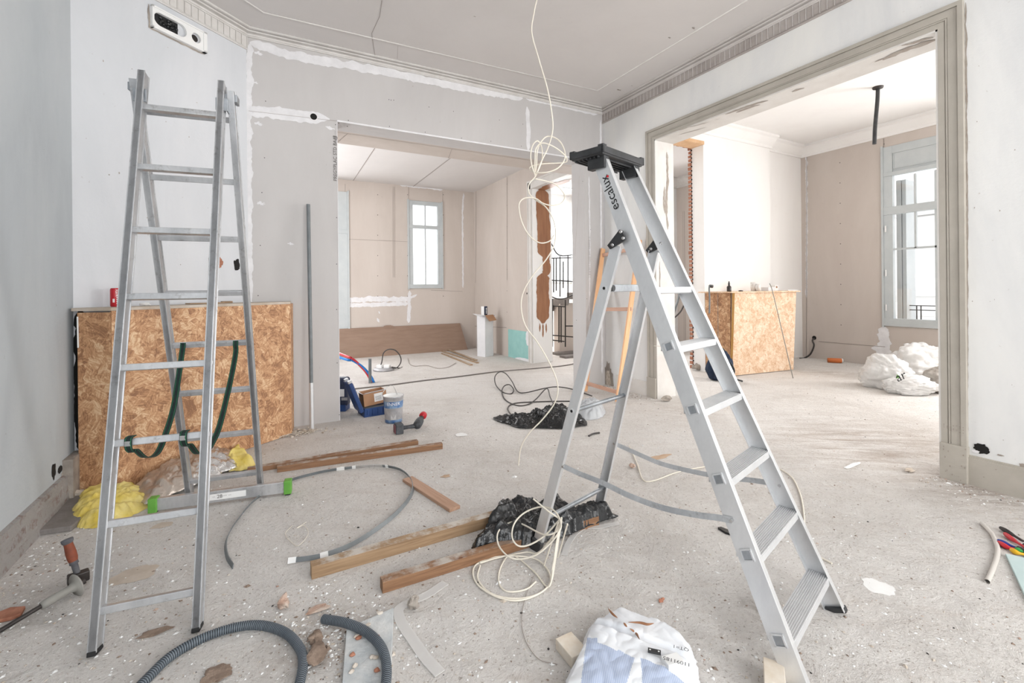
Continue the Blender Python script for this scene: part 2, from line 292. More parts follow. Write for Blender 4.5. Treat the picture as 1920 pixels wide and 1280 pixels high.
# ------------------------------------------------------------------ mesh helpers
ORG = {}
def catmull(P, n=8, closed=False):
    P = [V(p) for p in P]; out = []; N = len(P)
    rng = range(N) if closed else range(N - 1)
    for i in rng:
        p0 = P[(i - 1) % N] if closed or i > 0 else P[0] * 2 - P[1]
        p1 = P[i]; p2 = P[(i + 1) % N]; p3 = P[(i + 2) % N] if closed or i + 2 < N else P[-1] * 2 - P[-2]
        for k in range(n):
            t = k / n; t2 = t * t; t3 = t2 * t
            out.append(.5 * ((2 * p1) + (p2 - p0) * t + (2 * p0 - 5 * p1 + 4 * p2 - p3) * t2 + (3 * p1 - p0 - 3 * p2 + p3) * t3))
    if not closed: out.append(P[-1])
    return out
class MB:
    def __init__(s): s.v = []; s.f = []; s.m = []; s.s = []
    def add(s, vs, fs, mi=0, smooth=False):
        o = len(s.v); s.v += [V(p) for p in vs]
        for f in fs: s.f.append([i + o for i in f]); s.m.append(mi); s.s.append(smooth)
        return s
    def hexa(s, c8, mi=0): # bottom 4 ccw, top 4 ccw
        return s.add(c8, [(3, 2, 1, 0), (4, 5, 6, 7), (0, 1, 5, 4), (1, 2, 6, 5), (2, 3, 7, 6), (3, 0, 4, 7)], mi)
    def box(s, x0, x1, y0, y1, z0, z1, mi=0):
        return s.hexa([(x0, y0, z0), (x1, y0, z0), (x1, y1, z0), (x0, y1, z0), (x0, y0, z1), (x1, y0, z1), (x1, y1, z1), (x0, y1, z1)], mi)
    def obox(s, c, ax, ay, az, mi=0): # half axes vectors
        c, ax, ay, az = V(c), V(ax), V(ay), V(az)
        if ax.cross(ay).dot(az) < 0: ax = -ax
        return s.hexa([c - ax - ay - az, c + ax - ay - az, c + ax + ay - az, c - ax + ay - az, c - ax - ay + az, c + ax - ay + az, c + ax + ay + az, c - ax + ay + az], mi)
    def beam(s, p, q, w, h, up=(0, 0, 1), mi=0):
        p, q, up = V(p), V(q), V(up); d = (q - p).normalized(); a = d.cross(up).normalized(); b = a.cross(d)
        return s.obox((p + q) / 2, (q - p) / 2, a * w / 2, b * h / 2, mi)
    def tube(s, P, r, n=8, mi=0, closed=False, cap=True):
        P = [V(p) for p in P]; N = len(P); rings = []
        up = V((0, 0, 1)); t0 = (P[1] - P[0]).normalized()
        if abs(t0.dot(up)) > .9: up = V((1, 0, 0))
        a = t0.cross(up).normalized(); vs = []
        for i in range(N):
            t = (P[(i + 1) % N if closed else min(i + 1, N - 1)] - P[(i - 1) % N if closed else max(i - 1, 0)])
            t = t.normalized() if t.length > 1e-9 else t0
            a = (a - t * a.dot(t)); a = a.normalized() if a.length > 1e-6 else t.orthogonal().normalized(); b = t.cross(a)
            rr = r[i] if isinstance(r, (list, tuple)) else r
            vs += [P[i] + (a * math.cos(2 * math.pi * k / n) + b * math.sin(2 * math.pi * k / n)) * rr for k in range(n)]
        fs = []
        for i in range(N if closed else N - 1):
            j = (i + 1) % N
            for k in range(n): fs.append((i * n + k, i * n + (k + 1) % n, j * n + (k + 1) % n, j * n + k))
        s.add(vs, fs, mi, True)
        if cap and not closed:
            s.add(vs[:n][::-1], [tuple(range(n))], mi); s.add(vs[-n:], [tuple(range(n))], mi)
        return s
    def band(s, P, w, th, side, mi=0): # flat strap: width along side vectors
        P = [V(p) for p in P]; N = len(P); vs = []
        for i in range(N):
            t = (P[min(i + 1, N - 1)] - P[max(i - 1, 0)]).normalized(); sd = V(side(i) if callable(side) else side)
            sd = (sd - t * sd.dot(t)).normalized(); nn = t.cross(sd)
            vs += [P[i] - sd * w / 2 - nn * th / 2, P[i] + sd * w / 2 - nn * th / 2, P[i] + sd * w / 2 + nn * th / 2, P[i] - sd * w / 2 + nn * th / 2]
        fs = [(i * 4 + k, i * 4 + (k + 1) % 4, i * 4 + 4 + (k + 1) % 4, i * 4 + 4 + k) for i in range(N - 1) for k in range(4)]
        fs += [(3, 2, 1, 0), tuple(range(N * 4 - 4, N * 4))]
        return s.add(vs, fs, mi)
    def lathe(s, prof, c, axis=(0, 0, 1), n=24, mi=0, mif=None):
        c, ax = V(c), V(axis).normalized(); a = ax.orthogonal().normalized(); b = ax.cross(a); vs = []
        for r_, z in prof: vs += [c + ax * z + (a * math.cos(2 * math.pi * k / n) + b * math.sin(2 * math.pi * k / n)) * r_ for k in range(n)]
        for i in range(len(prof) - 1):
            s.add([], [], 0)
        o = len(s.v); s.v += vs
        for i in range(len(prof) - 1):
            for k in range(n):
                s.f.append([o + i * n + k, o + i * n + (k + 1) % n, o + (i + 1) * n + (k + 1) % n, o + (i + 1) * n + k]); s.m.append(mif(i) if mif else mi); s.s.append(True)
        return s
    def disc(s, c, nrm, r, n=12, mi=0):
        c, ax = V(c), V(nrm).normalized(); a = ax.orthogonal().normalized(); b = ax.cross(a)
        return s.add([c + (a * math.cos(2 * math.pi * k / n) + b * math.sin(2 * math.pi * k / n)) * r for k in range(n)], [tuple(range(n))], mi)
    def prism(s, P, d, mi=0): # polygon points, extruded by vector d
        P = [V(p) for p in P]; d = V(d); n = len(P)
        nn = V((0, 0, 0))
        for i in range(n): nn += P[i].cross(P[(i + 1) % n])
        if nn.dot(d) > 0: P = P[::-1]
        return s.add(P + [p + d for p in P], [tuple(range(n)), tuple(range(2 * n - 1, n - 1, -1))] + [(i, n + i, n + (i + 1) % n, (i + 1) % n) for i in range(n)], mi)
    def build(s, name, mats, parent=None, loc=None, grain=None, bevel=0, seg=2):
        me = bpy.data.meshes.new(name); ob = bpy.data.objects.new(name, me)
        if parent is not None: org = ORG[parent.name]
        elif loc is not None: org = V(loc)
        else:
            xs = [p.x for p in s.v]; ys = [p.y for p in s.v]; zs = [p.z for p in s.v]
            org = V(((min(xs) + max(xs)) / 2, (min(ys) + max(ys)) / 2, min(zs)))
        me.from_pydata([p - org for p in s.v], [], s.f)
        if not isinstance(mats, (list, tuple)): mats = [mats]
        for m in mats: me.materials.append(m)
        uv = me.uv_layers.new(name='UV')
        g = V(grain) if grain is not None else None
        for i, p in enumerate(me.polygons):
            p.material_index = s.m[i]; p.use_smooth = s.s[i]; n = p.normal
            if g is not None:
                t = g - n * g.dot(n); t = t.normalized() if t.length > .3 * g.length else n.orthogonal().normalized()
            else:
                t = V((0, 0, 1)).cross(n); t = t.normalized() if t.length > .2 else V((1, 0, 0))
            b = n.cross(t)
            for li in p.loop_indices:
                co = me.vertices[me.loops[li].vertex_index].co + org; uv.data[li].uv = (co.dot(t), co.dot(b))
        COL.objects.link(ob)
        if parent is None: ob.location = org
        else: ob.parent = parent
        ORG[ob.name] = org
        if bevel:
            bv = ob.modifiers.new('bevel', 'BEVEL'); bv.width = bevel; bv.segments = seg; bv.limit_method = 'ANGLE'; bv.angle_limit = R(40)
        return ob
def tag(o, label=None, cat=None, group=None, kind=None):
    if label: o['label'] = label
    if cat: o['category'] = cat
    if group: o['group'] = group
    if kind: o['kind'] = kind
    return o
def thing(name, loc, label, cat, group=None):
    o = bpy.data.objects.new(name, None); COL.objects.link(o); o.empty_display_size = .1
    o.location = loc; ORG[o.name] = V(loc); return tag(o, label, cat, group)
def struct(mb, name, mats, parent=None, **k):
    o = mb.build(name, mats, parent, **k)
    if parent is None: o['kind'] = 'structure'
    return o
def text_mb(mb, txt, origin, xd, yd, size, mi=0, lift=.0012, wrap=None, center=False):
    c = bpy.data.curves.new('tmp_text', 'FONT'); c.body = txt; c.size = 1; c.resolution_u = 3
    o = bpy.data.objects.new('tmp_text', c); COL.objects.link(o); bpy.context.view_layer.update()
    me = bpy.data.meshes.new_from_object(o.evaluated_get(bpy.context.evaluated_depsgraph_get()))
    COL.objects.unlink(o); bpy.data.objects.remove(o); bpy.data.curves.remove(c)
    xd, yd, origin = V(xd).normalized(), V(yd).normalized(), V(origin); nn = xd.cross(yd)
    w = max(v.co.x for v in me.vertices) if center else 0
    if wrap: vs = [wrap((v.co.x - w / 2) * size, v.co.y * size) for v in me.vertices]
    else: vs = [origin + xd * (v.co.x - w / 2) * size + yd * v.co.y * size + nn * lift for v in me.vertices]
    mb.add(vs, [list(p.vertices) for p in me.polygons], mi); bpy.data.meshes.remove(me)
_LC = [0]
def _up():
    _LC[0] = (_LC[0] + 1) % 90; return _LC[0] * .00003
def jag_strip(mb, P, n, w, mi=1, lift=.0015, step=.02, jag=.5, seed=0):
    """irregular smear of filler along a path lying on a wall with normal n"""
    lift += _up(); P = [V(p) for p in P]; n = V(n).normalized(); pts = []
    for a, b in zip(P[:-1], P[1:]):
        k = max(1, int((b - a).length / step)); pts += [a + (b - a) * (i / k) for i in range(k)]
    pts.append(P[-1]); vs = []; N = len(pts)
    for i, p in enumerate(pts):
        t = (pts[min(i + 1, N - 1)] - pts[max(i - 1, 0)]).normalized(); sd = n.cross(t)
        a1 = noise.noise(V((i * .23 + seed, 3.1, 0))) + .5 * noise.noise(V((i * .9 + seed, 7.7, 0)))
        a2 = noise.noise(V((i * .21 + seed, 9.1, 0))) + .5 * noise.noise(V((i * .8 + seed, 1.7, 0)))
        e = min(1, (min(i, N - 1 - i) + .6) / 3)
        vs += [p + n * lift - sd * w / 2 * e * (1 + jag * a1), p + n * lift + sd * w / 2 * e * (1 + jag * a2)]
    fs = []
    for i in range(N - 1): fs.append((2 * i, 2 * i + 2, 2 * i + 3, 2 * i + 1))
    nn = (vs[2] - vs[0]).cross(vs[1] - vs[0])
    if nn.dot(n) < 0: fs = [f[::-1] for f in fs]
    mb.add(vs, fs, mi)
def blob(mb, c, n, rx, ry, mi, seed=0, lift=.002, k=26, jag=.35, up=(0, 0, 1)):
    lift += _up(); c, n = V(c), V(n).normalized(); b = V(up) - n * V(up).dot(n); b.normalize(); a = b.cross(n); vs = []
    for i in range(k):
        t = 2 * math.pi * i / k; j = 1 + jag * (noise.noise(V((math.cos(t) * 1.7 + seed, math.sin(t) * 1.7, seed * .37))) + .6 * noise.noise(V((math.cos(t) * 5 + seed, math.sin(t) * 5, 2))))
        vs.append(c + n * lift + a * math.cos(t) * rx * j + b * math.sin(t) * ry * j)
    vs.append(c + n * lift); fs = [(k, i, (i + 1) % k) for i in range(k)]
    if (vs[1] - vs[k]).cross(vs[0] - vs[k]).dot(n) > 0: fs = [f[::-1] for f in fs]
    mb.add(vs, fs, mi)
def dome(mb, outline, hf, rings=26, seg=140, mi=0, z0=0., jit=0, mif=None, power=1.0, thick=.004):
    """crumpled sheet / bag: rings from outline to its centre, height hf(x, y, t) with t=0 at the rim"""
    O = catmull([V((p[0], p[1], 0)) for p in outline], 12, True) if jit >= 0 else [V((p[0], p[1], 0)) for p in outline]
    L = [0]
    for i in range(len(O)): L.append(L[-1] + (O[(i + 1) % len(O)] - O[i]).length)
    def at(d):
        d %= L[-1]
        lo, hi = 0, len(O)
        while hi - lo > 1:
            m = (lo + hi) // 2
            if L[m] <= d: lo = m
            else: hi = m
        f = (d - L[lo]) / max(1e-9, L[lo + 1] - L[lo]); return O[lo].lerp(O[(lo + 1) % len(O)], f)
    B = [at(L[-1] * i / seg) for i in range(seg)]; c = sum(B, V((0, 0, 0))) / seg
    if jit > 0: B = [p + (p - c).normalized() * jit * (noise.noise(V((i * .31, 1, 5))) + .7 * noise.noise(V((i * .9, 4, 5)))) for i, p in enumerate(B)]
    vs = []
    for r_ in range(rings):
        t = (r_ / rings) ** power
        for p in B:
            q = p.lerp(c, t); vs.append(V((q.x, q.y, z0 + hf(q.x, q.y, t))))
    vs.append(V((c.x, c.y, z0 + hf(c.x, c.y, 1))))
    fs = [(r_ * seg + i, r_ * seg + (i + 1) % seg, (r_ + 1) * seg + (i + 1) % seg, (r_ + 1) * seg + i) for r_ in range(rings - 1) for i in range(seg)]
    fs += [((rings - 1) * seg + i, (rings - 1) * seg + (i + 1) % seg, rings * seg) for i in range(seg)]
    area2 = sum(B[i].cross(B[(i + 1) % seg]).z for i in range(seg))
    if area2 < 0: fs = [f[::-1] for f in fs]
    o = len(s_ := mb.v); mb.v += vs
    for f in fs:
        cc = sum((vs[i] for i in f), V((0, 0, 0))) / len(f)
        mb.f.append([i + o for i in f]); mb.m.append(mif(cc) if mif else mi); mb.s.append(True)
    # underside
    fl = [V((p.x, p.y, max(.001, p.z - thick))) for p in vs]; o2 = len(mb.v); mb.v += fl
    for f in fs: mb.f.append([i + o2 for i in f][::-1]); mb.m.append(mi); mb.s.append(True)
    for i in range(seg):
        q = (o + i, o + (i + 1) % seg, o2 + (i + 1) % seg, o2 + i); mb.f.append(list(q[::-1] if area2 > 0 else q)); mb.m.append(mi); mb.s.append(False)
def crump(x, y, sc, amp, seed=0):
    a = abs(noise.noise(V((x * sc, y * sc, seed)))) ; b = abs(noise.noise(V((x * sc * 2.3, y * sc * 2.3, seed + 5)))); c = abs(noise.noise(V((x * sc * 5, y * sc * 5, seed + 9))))
    return amp * (a + .5 * b + .25 * c)
def chunk(mb, c, s, mi=0, seed=0, flat=.6, sub=2, rough=.35):
    """irregular lump of rubble built from a displaced sphere"""
    import bmesh
    bm = bmesh.new(); bmesh.ops.create_icosphere(bm, subdivisions=sub, radius=1); o = V((seed * 1.7, seed * .9, seed * 2.3))
    vs = []
    for v in bm.verts:
        p = v.co.copy(); k = 1 + rough * noise.noise(p * 1.3 + o) * 2 + rough * .5 * noise.noise(p * 3 + o); p *= k
        vs.append(V(c) + V((p.x * s[0], p.y * s[1], (p.z * flat) * s[2])))
    zmin = min(v.z for v in vs); dz = c[2] - zmin if len(c) > 2 else -zmin
    vs = [v + V((0, 0, dz)) for v in vs]
    mb.add(vs, [[v.index for v in f.verts] for f in bm.faces], mi); bm.free()

# ================================================================== THE SETTING
XL, XB, YA = -1.107, 4.047, 4.858
ZC = 3.71
YN = (0, -1, 0)
# floor
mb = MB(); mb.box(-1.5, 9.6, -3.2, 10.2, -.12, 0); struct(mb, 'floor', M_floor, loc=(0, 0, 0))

# left wall
PL = V((XL, 4.01, 0)); PA = V((-.13, 4.858, 0)); dg = (PA - PL).normalized(); dn = V((dg.y, -dg.x, 0))
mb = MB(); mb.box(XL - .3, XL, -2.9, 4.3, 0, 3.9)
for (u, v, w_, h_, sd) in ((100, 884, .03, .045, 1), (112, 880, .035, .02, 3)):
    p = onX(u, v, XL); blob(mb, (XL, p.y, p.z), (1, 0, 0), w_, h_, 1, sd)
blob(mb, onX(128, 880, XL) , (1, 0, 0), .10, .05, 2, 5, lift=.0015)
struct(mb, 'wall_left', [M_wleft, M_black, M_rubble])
mb = MB(); yb = 4.0
q = [(XL, -2.9), (XL, 3.96)]
mb.hexa([(XL, -2.9, 0), (XL + .035, -2.9, 0), (XL + .035, 3.80, 0), (XL, 3.80, 0), (XL, -2.9, .18), (XL + .02, -2.9, .175), (XL + .02, 3.80, .175), (XL, 3.80, .18)])
mb.box(XL, XL + .05, 3.80, 4.0, 0, .27, 1)
struct(mb, 'baseboard_left', [M_brick, M_stone])

# diagonal wall with its dentil strip
mb = MB(); th = dn * -.3
def quadwall(mb, a, b, z0, z1, t, mi=0):
    a, b, t = V(a), V(b), V(t); mb.prism([V((a.x, a.y, z0)), V((b.x, b.y, z0)), V((b.x, b.y, z1)), V((a.x, a.y, z1))], t, mi)
quadwall(mb, PL, PA, 0, 3.9, th)
for (u, v, a, b, sd) in ((395, 489, .02, .05, 2), (412, 492, .028, .045, 4), (444, 496, .03, .05, 6), (449, 548, .03, .02, 8)):
    blob(mb, onP(u, v, PL, dn), dn, a, b, 1 if sd != 4 else 2, sd)
for k in range(14):
    p = onP(150 + random.random() * 300, 60 + random.random() * 460, PL, dn); blob(mb, p, dn, .002 + random.random() * .003, .002 + random.random() * .006, 3, k)
jag_strip(mb, [PL + dg * .035 + V((0, 0, .25)), PL + dg * .035 + V((0, 0, 1.19))], dn, .07, 1, jag=.5, seed=3)
struct(mb, 'wall_diagonal', [M_whitecool, M_black, M_terracotta, M_stone])
# wall A (plasterboard, with the big opening)
OX0, OX1, OZ = .652, 3.734, 3.0
mb = MB()
mb.box(-.4, OX0, YA, 5.15, 0, 3.9); mb.box(OX1, XB + .3, YA, 5.15, 0, 3.9); mb.box(OX0, OX1, YA, 5.15, OZ, 3.9)
n = V(YN)
def wa(u, v): return onY(u, v, YA)
jag_strip(mb, [wa(468, 80), wa(560, 107), wa(700, 130), wa(860, 163), wa(980, 184)], n, .085, 1, seed=1, jag=.55)
jag_strip(mb, [wa(985, 183), wa(1060, 200), wa(1120, 214)], n, .05, 1, seed=12, jag=.6)
jag_strip(mb, [wa(469, 82), wa(466, 200), wa(467, 400), wa(468, 600)], n, .05, 1, seed=2, jag=.8)
jag_strip(mb, [wa(466, 203), wa(520, 209), wa(600, 219), wa(618, 224)], n, .075, 1, seed=3, jag=.6)
jag_strip(mb, [wa(468, 213), wa(540, 219), wa(560, 222), wa(605, 227)], n, .06, 1, seed=4, jag=.9)
jag_strip(mb, [wa(988, 200), wa(991, 245), wa(990, 282)], n, .055, 1, seed=5, jag=.3)
jag_strip(mb, [wa(1126, 225), wa(1127, 470), wa(1129, 700)], n, .03, 1, seed=6, jag=.5)
jag_strip(mb, [wa(1104, 330), wa(1106, 460), wa(1104, 640)], n, .02, 1, seed=7, jag=.9)
for (u, v, a) in ((484, 100, .03), (478, 155, .02), (484, 232, .03), (490, 381, .03), (545, 457, .02), (620, 240, .03)):
    blob(mb, wa(u, v), n, a, a * .5, 1, u * .1, jag=1.1)
def seam(mb, a, b, w=.003, mi=2, nrm=n, lift=.0022):
    lift += _up(); a, b = V(a), V(b); sd = V(nrm).cross((b - a).normalized()) * w / 2; vs = [a - sd + V(nrm) * lift, b - sd + V(nrm) * lift, b + sd + V(nrm) * lift, a + sd + V(nrm) * lift]
    f = (0, 1, 2, 3)
    if (vs[1] - vs[0]).cross(vs[2] - vs[0]).dot(V(nrm)) < 0: f = f[::-1]
    mb.add(vs, [f], mi)
seam(mb, wa(466, 208), wa(632, 227)); seam(mb, wa(1086, 330), wa(1078, 480), .002)
for (u, v) in ((498, 190), (635, 231), (653, 226), (651, 237), (729, 187), (733, 188), (738, 188), (804, 201), (850, 209), (936, 225), (730, 237), (797, 248), (865, 259), (920, 265), (977, 274), (980, 233), (629, 234), (631, 408), (631, 495), (631, 580), (632, 680), (636, 777), (496, 296), (491, 361), (488, 460), (484, 554), (1092, 340), (1107, 430), (1100, 560), (1080, 600)):
    mb.disc(wa(u, v) + n * .0055, n, .0045, 8, 3)
pt = wa(631.5, 340); text_mb(mb, 'PREGYPLAC STD BA13', pt, (0, 0, 1), (-1, 0, 0), .046, 4, .0055)
pt = wa(631, 263); text_mb(mb, '@ \u00b7\u00b7\u00b7\u00b7', pt, (0, 0, 1), (-1, 0, 0), .04, 4, .0055)
for k, x in enumerate((1106, 1108)):
    p0 = wa(x, 300 + k * 10)
    text_mb(mb, '\u00b7 \u00b7\u00b7 - \u00b7\u00b7\u00b7 \u00b7 \u00b7\u00b7\u00b7\u00b7\u00b7\u00b7\u00b7\u00b7 \u00b7\u00b7\u00b7\u00b7\u00b7 \u00b7\u00b7\u00b7\u00b7\u00b7\u00b7\u00b7\u00b7\u00b7\u00b7 \u00b7\u00b7', wa(x, 520), (0, 0, 1), (-1, 0, 0), .05, 4, .0055)
# round service hole
c = wa(588, 219); mb.disc(c + n * .006, n, .036, 24, 5); mb.disc(c + n * .0066, n, .031, 24, 6)
# white corner bead under the header
mb.box(OX0, OX1, YA - .003, YA + .002, OZ - .004, OZ + .012, 1)
mb.box(OX0 - .004, OX0 + .001, YA - .002, YA + .1, 0, OZ, 1)
struct(mb, 'wall_back', [M_dry, M_joint, M_seam, M_dot, M_stamp, M_label, M_black])
mb = MB(); mb.box(.2, OX0 + .4, 5.15, 5.58, OZ, 3.5); mb.box(OX0 + .4, XB + .1, 5.15, 5.58, OZ, 3.5)
seam(mb, (.3, 5.19, OZ), (4.1, 5.19, OZ), .006, 1, (0, 0, -1)); seam(mb, (.8, 5.19, OZ), (.74, 5.58, OZ), .006, 1, (0, 0, -1)); seam(mb, (2.0, 5.19, OZ), (2.1, 5.58, OZ), .004, 1, (0, 0, -1))
struct(mb, 'wall_header', [M_drybeige, M_seam])

# wall B with cased opening into the side room
BY0, BY1, BZ = 1.348, 3.912, 3.033; XB2 = 4.305
mb = MB()
mb.box(XB, XB2, -2.9, BY0, 0, 3.9); mb.box(XB, XB2, BY1, 5.15, 0, 3.9); mb.box(XB, XB2, BY0, BY1, BZ, 3.9)
nb = V((-1, 0, 0))
def wb(u, v): return onX(u, v, XB)
p = wb(1840, 841); blob(mb, p, nb, .038, .028, 1, 3, jag=.5); blob(mb, wb(1830, 846), nb, .018, .01, 2, 9, lift=.003)
blob(mb, wb(1876, 853), nb, .016, .005, 3, 4); blob(mb, wb(1917, 872), nb, .012, .012, 3, 6)
jag_strip(mb, [wb(1132, 240), wb(1133, 500), wb(1134, 680)], nb, .02, 2, seed=5, jag=.8)
jag_strip(mb, [wb(1811, 5), wb(1814, 400), wb(1814, 850)], nb, .008, 3, seed=8, jag=1.2)
blob(mb, (XB, 4.80, .12), nb, .10, .17, 4, 11, lift=.002, jag=.5); blob(mb, (XB, 4.79, .08), nb, .05, .1, 5, 3, lift=.004, jag=.6)
for k in range(10):
    p = wb(1820 + random.random() * 95, 30 + random.random() * 800); blob(mb, p, nb, .001 + random.random() * .002, .001 + random.random() * .004, 3, k)
for k in range(16):
    p = V((XB, 4.0 + random.random() * .8, .5 + random.random() * 2.4)); blob(mb, p, nb, .002 + random.random() * .003, .002 + random.random() * .005, 5, k)
struct(mb, 'wall_right', [M_white, M_black, M_joint, M_peel, M_stone, M_rubble, M_stone])

# rear wall (behind the viewer) with two tall windows
mb = MB(); ry0, ry1 = -2.9, -2.6
for a, b in ((-1.4, -.45), (1.05, 2.05), (3.55, 4.3)): mb.box(a, b, ry0, ry1, 0, 3.9)
for a, b in ((-.45, 1.05), (2.05, 3.55)): mb.box(a, b, ry0, ry1, 0, .8); mb.box(a, b, ry0, ry1, 3.2, 3.9)
struct(mb, 'wall_rear', M_white)

# ceilings
mb = MB(); mb.box(XL - .3, XB + .3, -2.9, 5.15, ZC, ZC + .15)
# crack
cp = [onZ(u, v, ZC) for u, v in ((716, 0), (712, 30), (697, 62), (700, 85), (704, 108))]
for a, b in zip(cp[:-1], cp[1:]): seam(mb, a, b, .004, 1, (0, 0, -1), .001)
cp = [onZ(u, v, ZC) for u, v in ((746, 85), (745, 110))]; seam(mb, cp[0], cp[1], .002, 1, (0, 0, -1), .001)
for (u, v, a) in ((1300, 52, .02), (1160, 168, .03), (1255, 70, .015), (890, 30, .012), (1185, 160, .012)): blob(mb, onZ(u, v, ZC), (0, 0, -1), a, a * .4, 2, u * .3, up=(0, 1, 0), jag=.8)
struct(mb, 'ceiling', [M_ceil, M_seam, M_stone], loc=(0, 0, ZC))
mb = MB(); mb.box(-1, 4.4, 5.15, 9.9, 3.47, 3.62)
for x0, x1 in ((1.35, 1.55), (2.58, 2.75)):
    seam(mb, (x0 + .1, 5.5, 3.47), (x1, 9.4, 3.47), .012, 1, (0, 0, -1))
struct(mb, 'ceiling_far_room', [M_ceil, M_seam])
mb = MB(); mb.box(XB2, 9.0, -2.9, 5.03, 3.85, 4.0); struct(mb, 'ceiling_side_room', M_whiteclean)
mb = MB(); mb.box(4.13, 9.0, 5.03, 10.0, 3.6, 3.75); struct(mb, 'ceiling_hall', M_ceil)
mb = MB(); mb.box(5.0, 6.4, 7.2, 7.26, 3.55, 3.6); mb.box(5.0, 6.4, 8.54, 8.6, 3.55, 3.6); mb.box(5.0, 5.06, 7.2, 8.6, 3.55, 3.6); mb.box(6.34, 6.4, 7.2, 8.6, 3.55, 3.6); struct(mb, 'added_hall_fill_frame', M_wgrey)  # frame made up to go round the added hall fill lamp

# ceiling bead, cornices
off = .458
bead = [V((XB - off, -2.6, ZC)), V((XB - off, YA - off, ZC)), V((PA.x + .13, YA - off, ZC)), PL + V((0, 0, ZC)) + dn * off + dg * .05]
bead[2] = onZ(494.5, 23.4, ZC); bead[3] = bead[2] - dg * 1.6
mb = MB(); mb.tube(bead, .009, 8); struct(mb, 'trim_1', M_cornice)
def cornice(name, a, b, nrm, mats, dentil=False, e0=0, e1=0):
    a, b, nrm = V(a), V(b), V(nrm); mb = MB(); d = (b - a).normalized()
    prof = [(0, 3.645), (.014, 3.645), (.018, 3.652), (.026, 3.655), (.03, 3.668), (.036, 3.668), (.022, 3.672), (.024, 3.677), (.052, 3.680), (.060, 3.688), (.044, 3.691), (.046, 3.695), (.078, 3.698), (.085, 3.703), (.085, ZC), (0, ZC)]
    mb.prism([a - d * e0 + nrm * x + V((0, 0, z)) for x, z in prof], (b + d * e1) - (a - d * e0), 0)
    if dentil:
        mb.prism([a + nrm * x + V((0, 0, z)) for x, z in ((0, 3.525), (.012, 3.525), (.016, 3.535), (.010, 3.54), (.006, 3.545), (.006, 3.65), (0, 3.65))], b - a, 1)
        L = (b - a).length; k = int(L / .055)
        for i in range(k):
            s0 = a + d * (i + .5) * L / k + V((0, 0, 3.597)); mb.obox(s0 + nrm * .007, d * .022, nrm * .003, (0, 0, .046), 1)
            mb.obox(s0 + nrm * .0085 + d * L / k * .5, d * .003, nrm * .005, (0, 0, .048), 0)
    return struct(mb, name, mats)
cornice('trim_2', (PA.x, YA, 0), (XB, YA, 0), (0, -1, 0), [M_cornice])
cornice('trim_3', (XB, YA, 0), (XB, -2.6, 0), (-1, 0, 0), [M_cornicegrey, M_cornicedirty], True)
cornice('trim_4', PL, PA, dn, [M_cornice, M_cornice], True, .05, .03)
cornice('trim_5', (XL, -2.6, 0), PL, (1, 0, 0), [M_cornice, M_cornice], True)

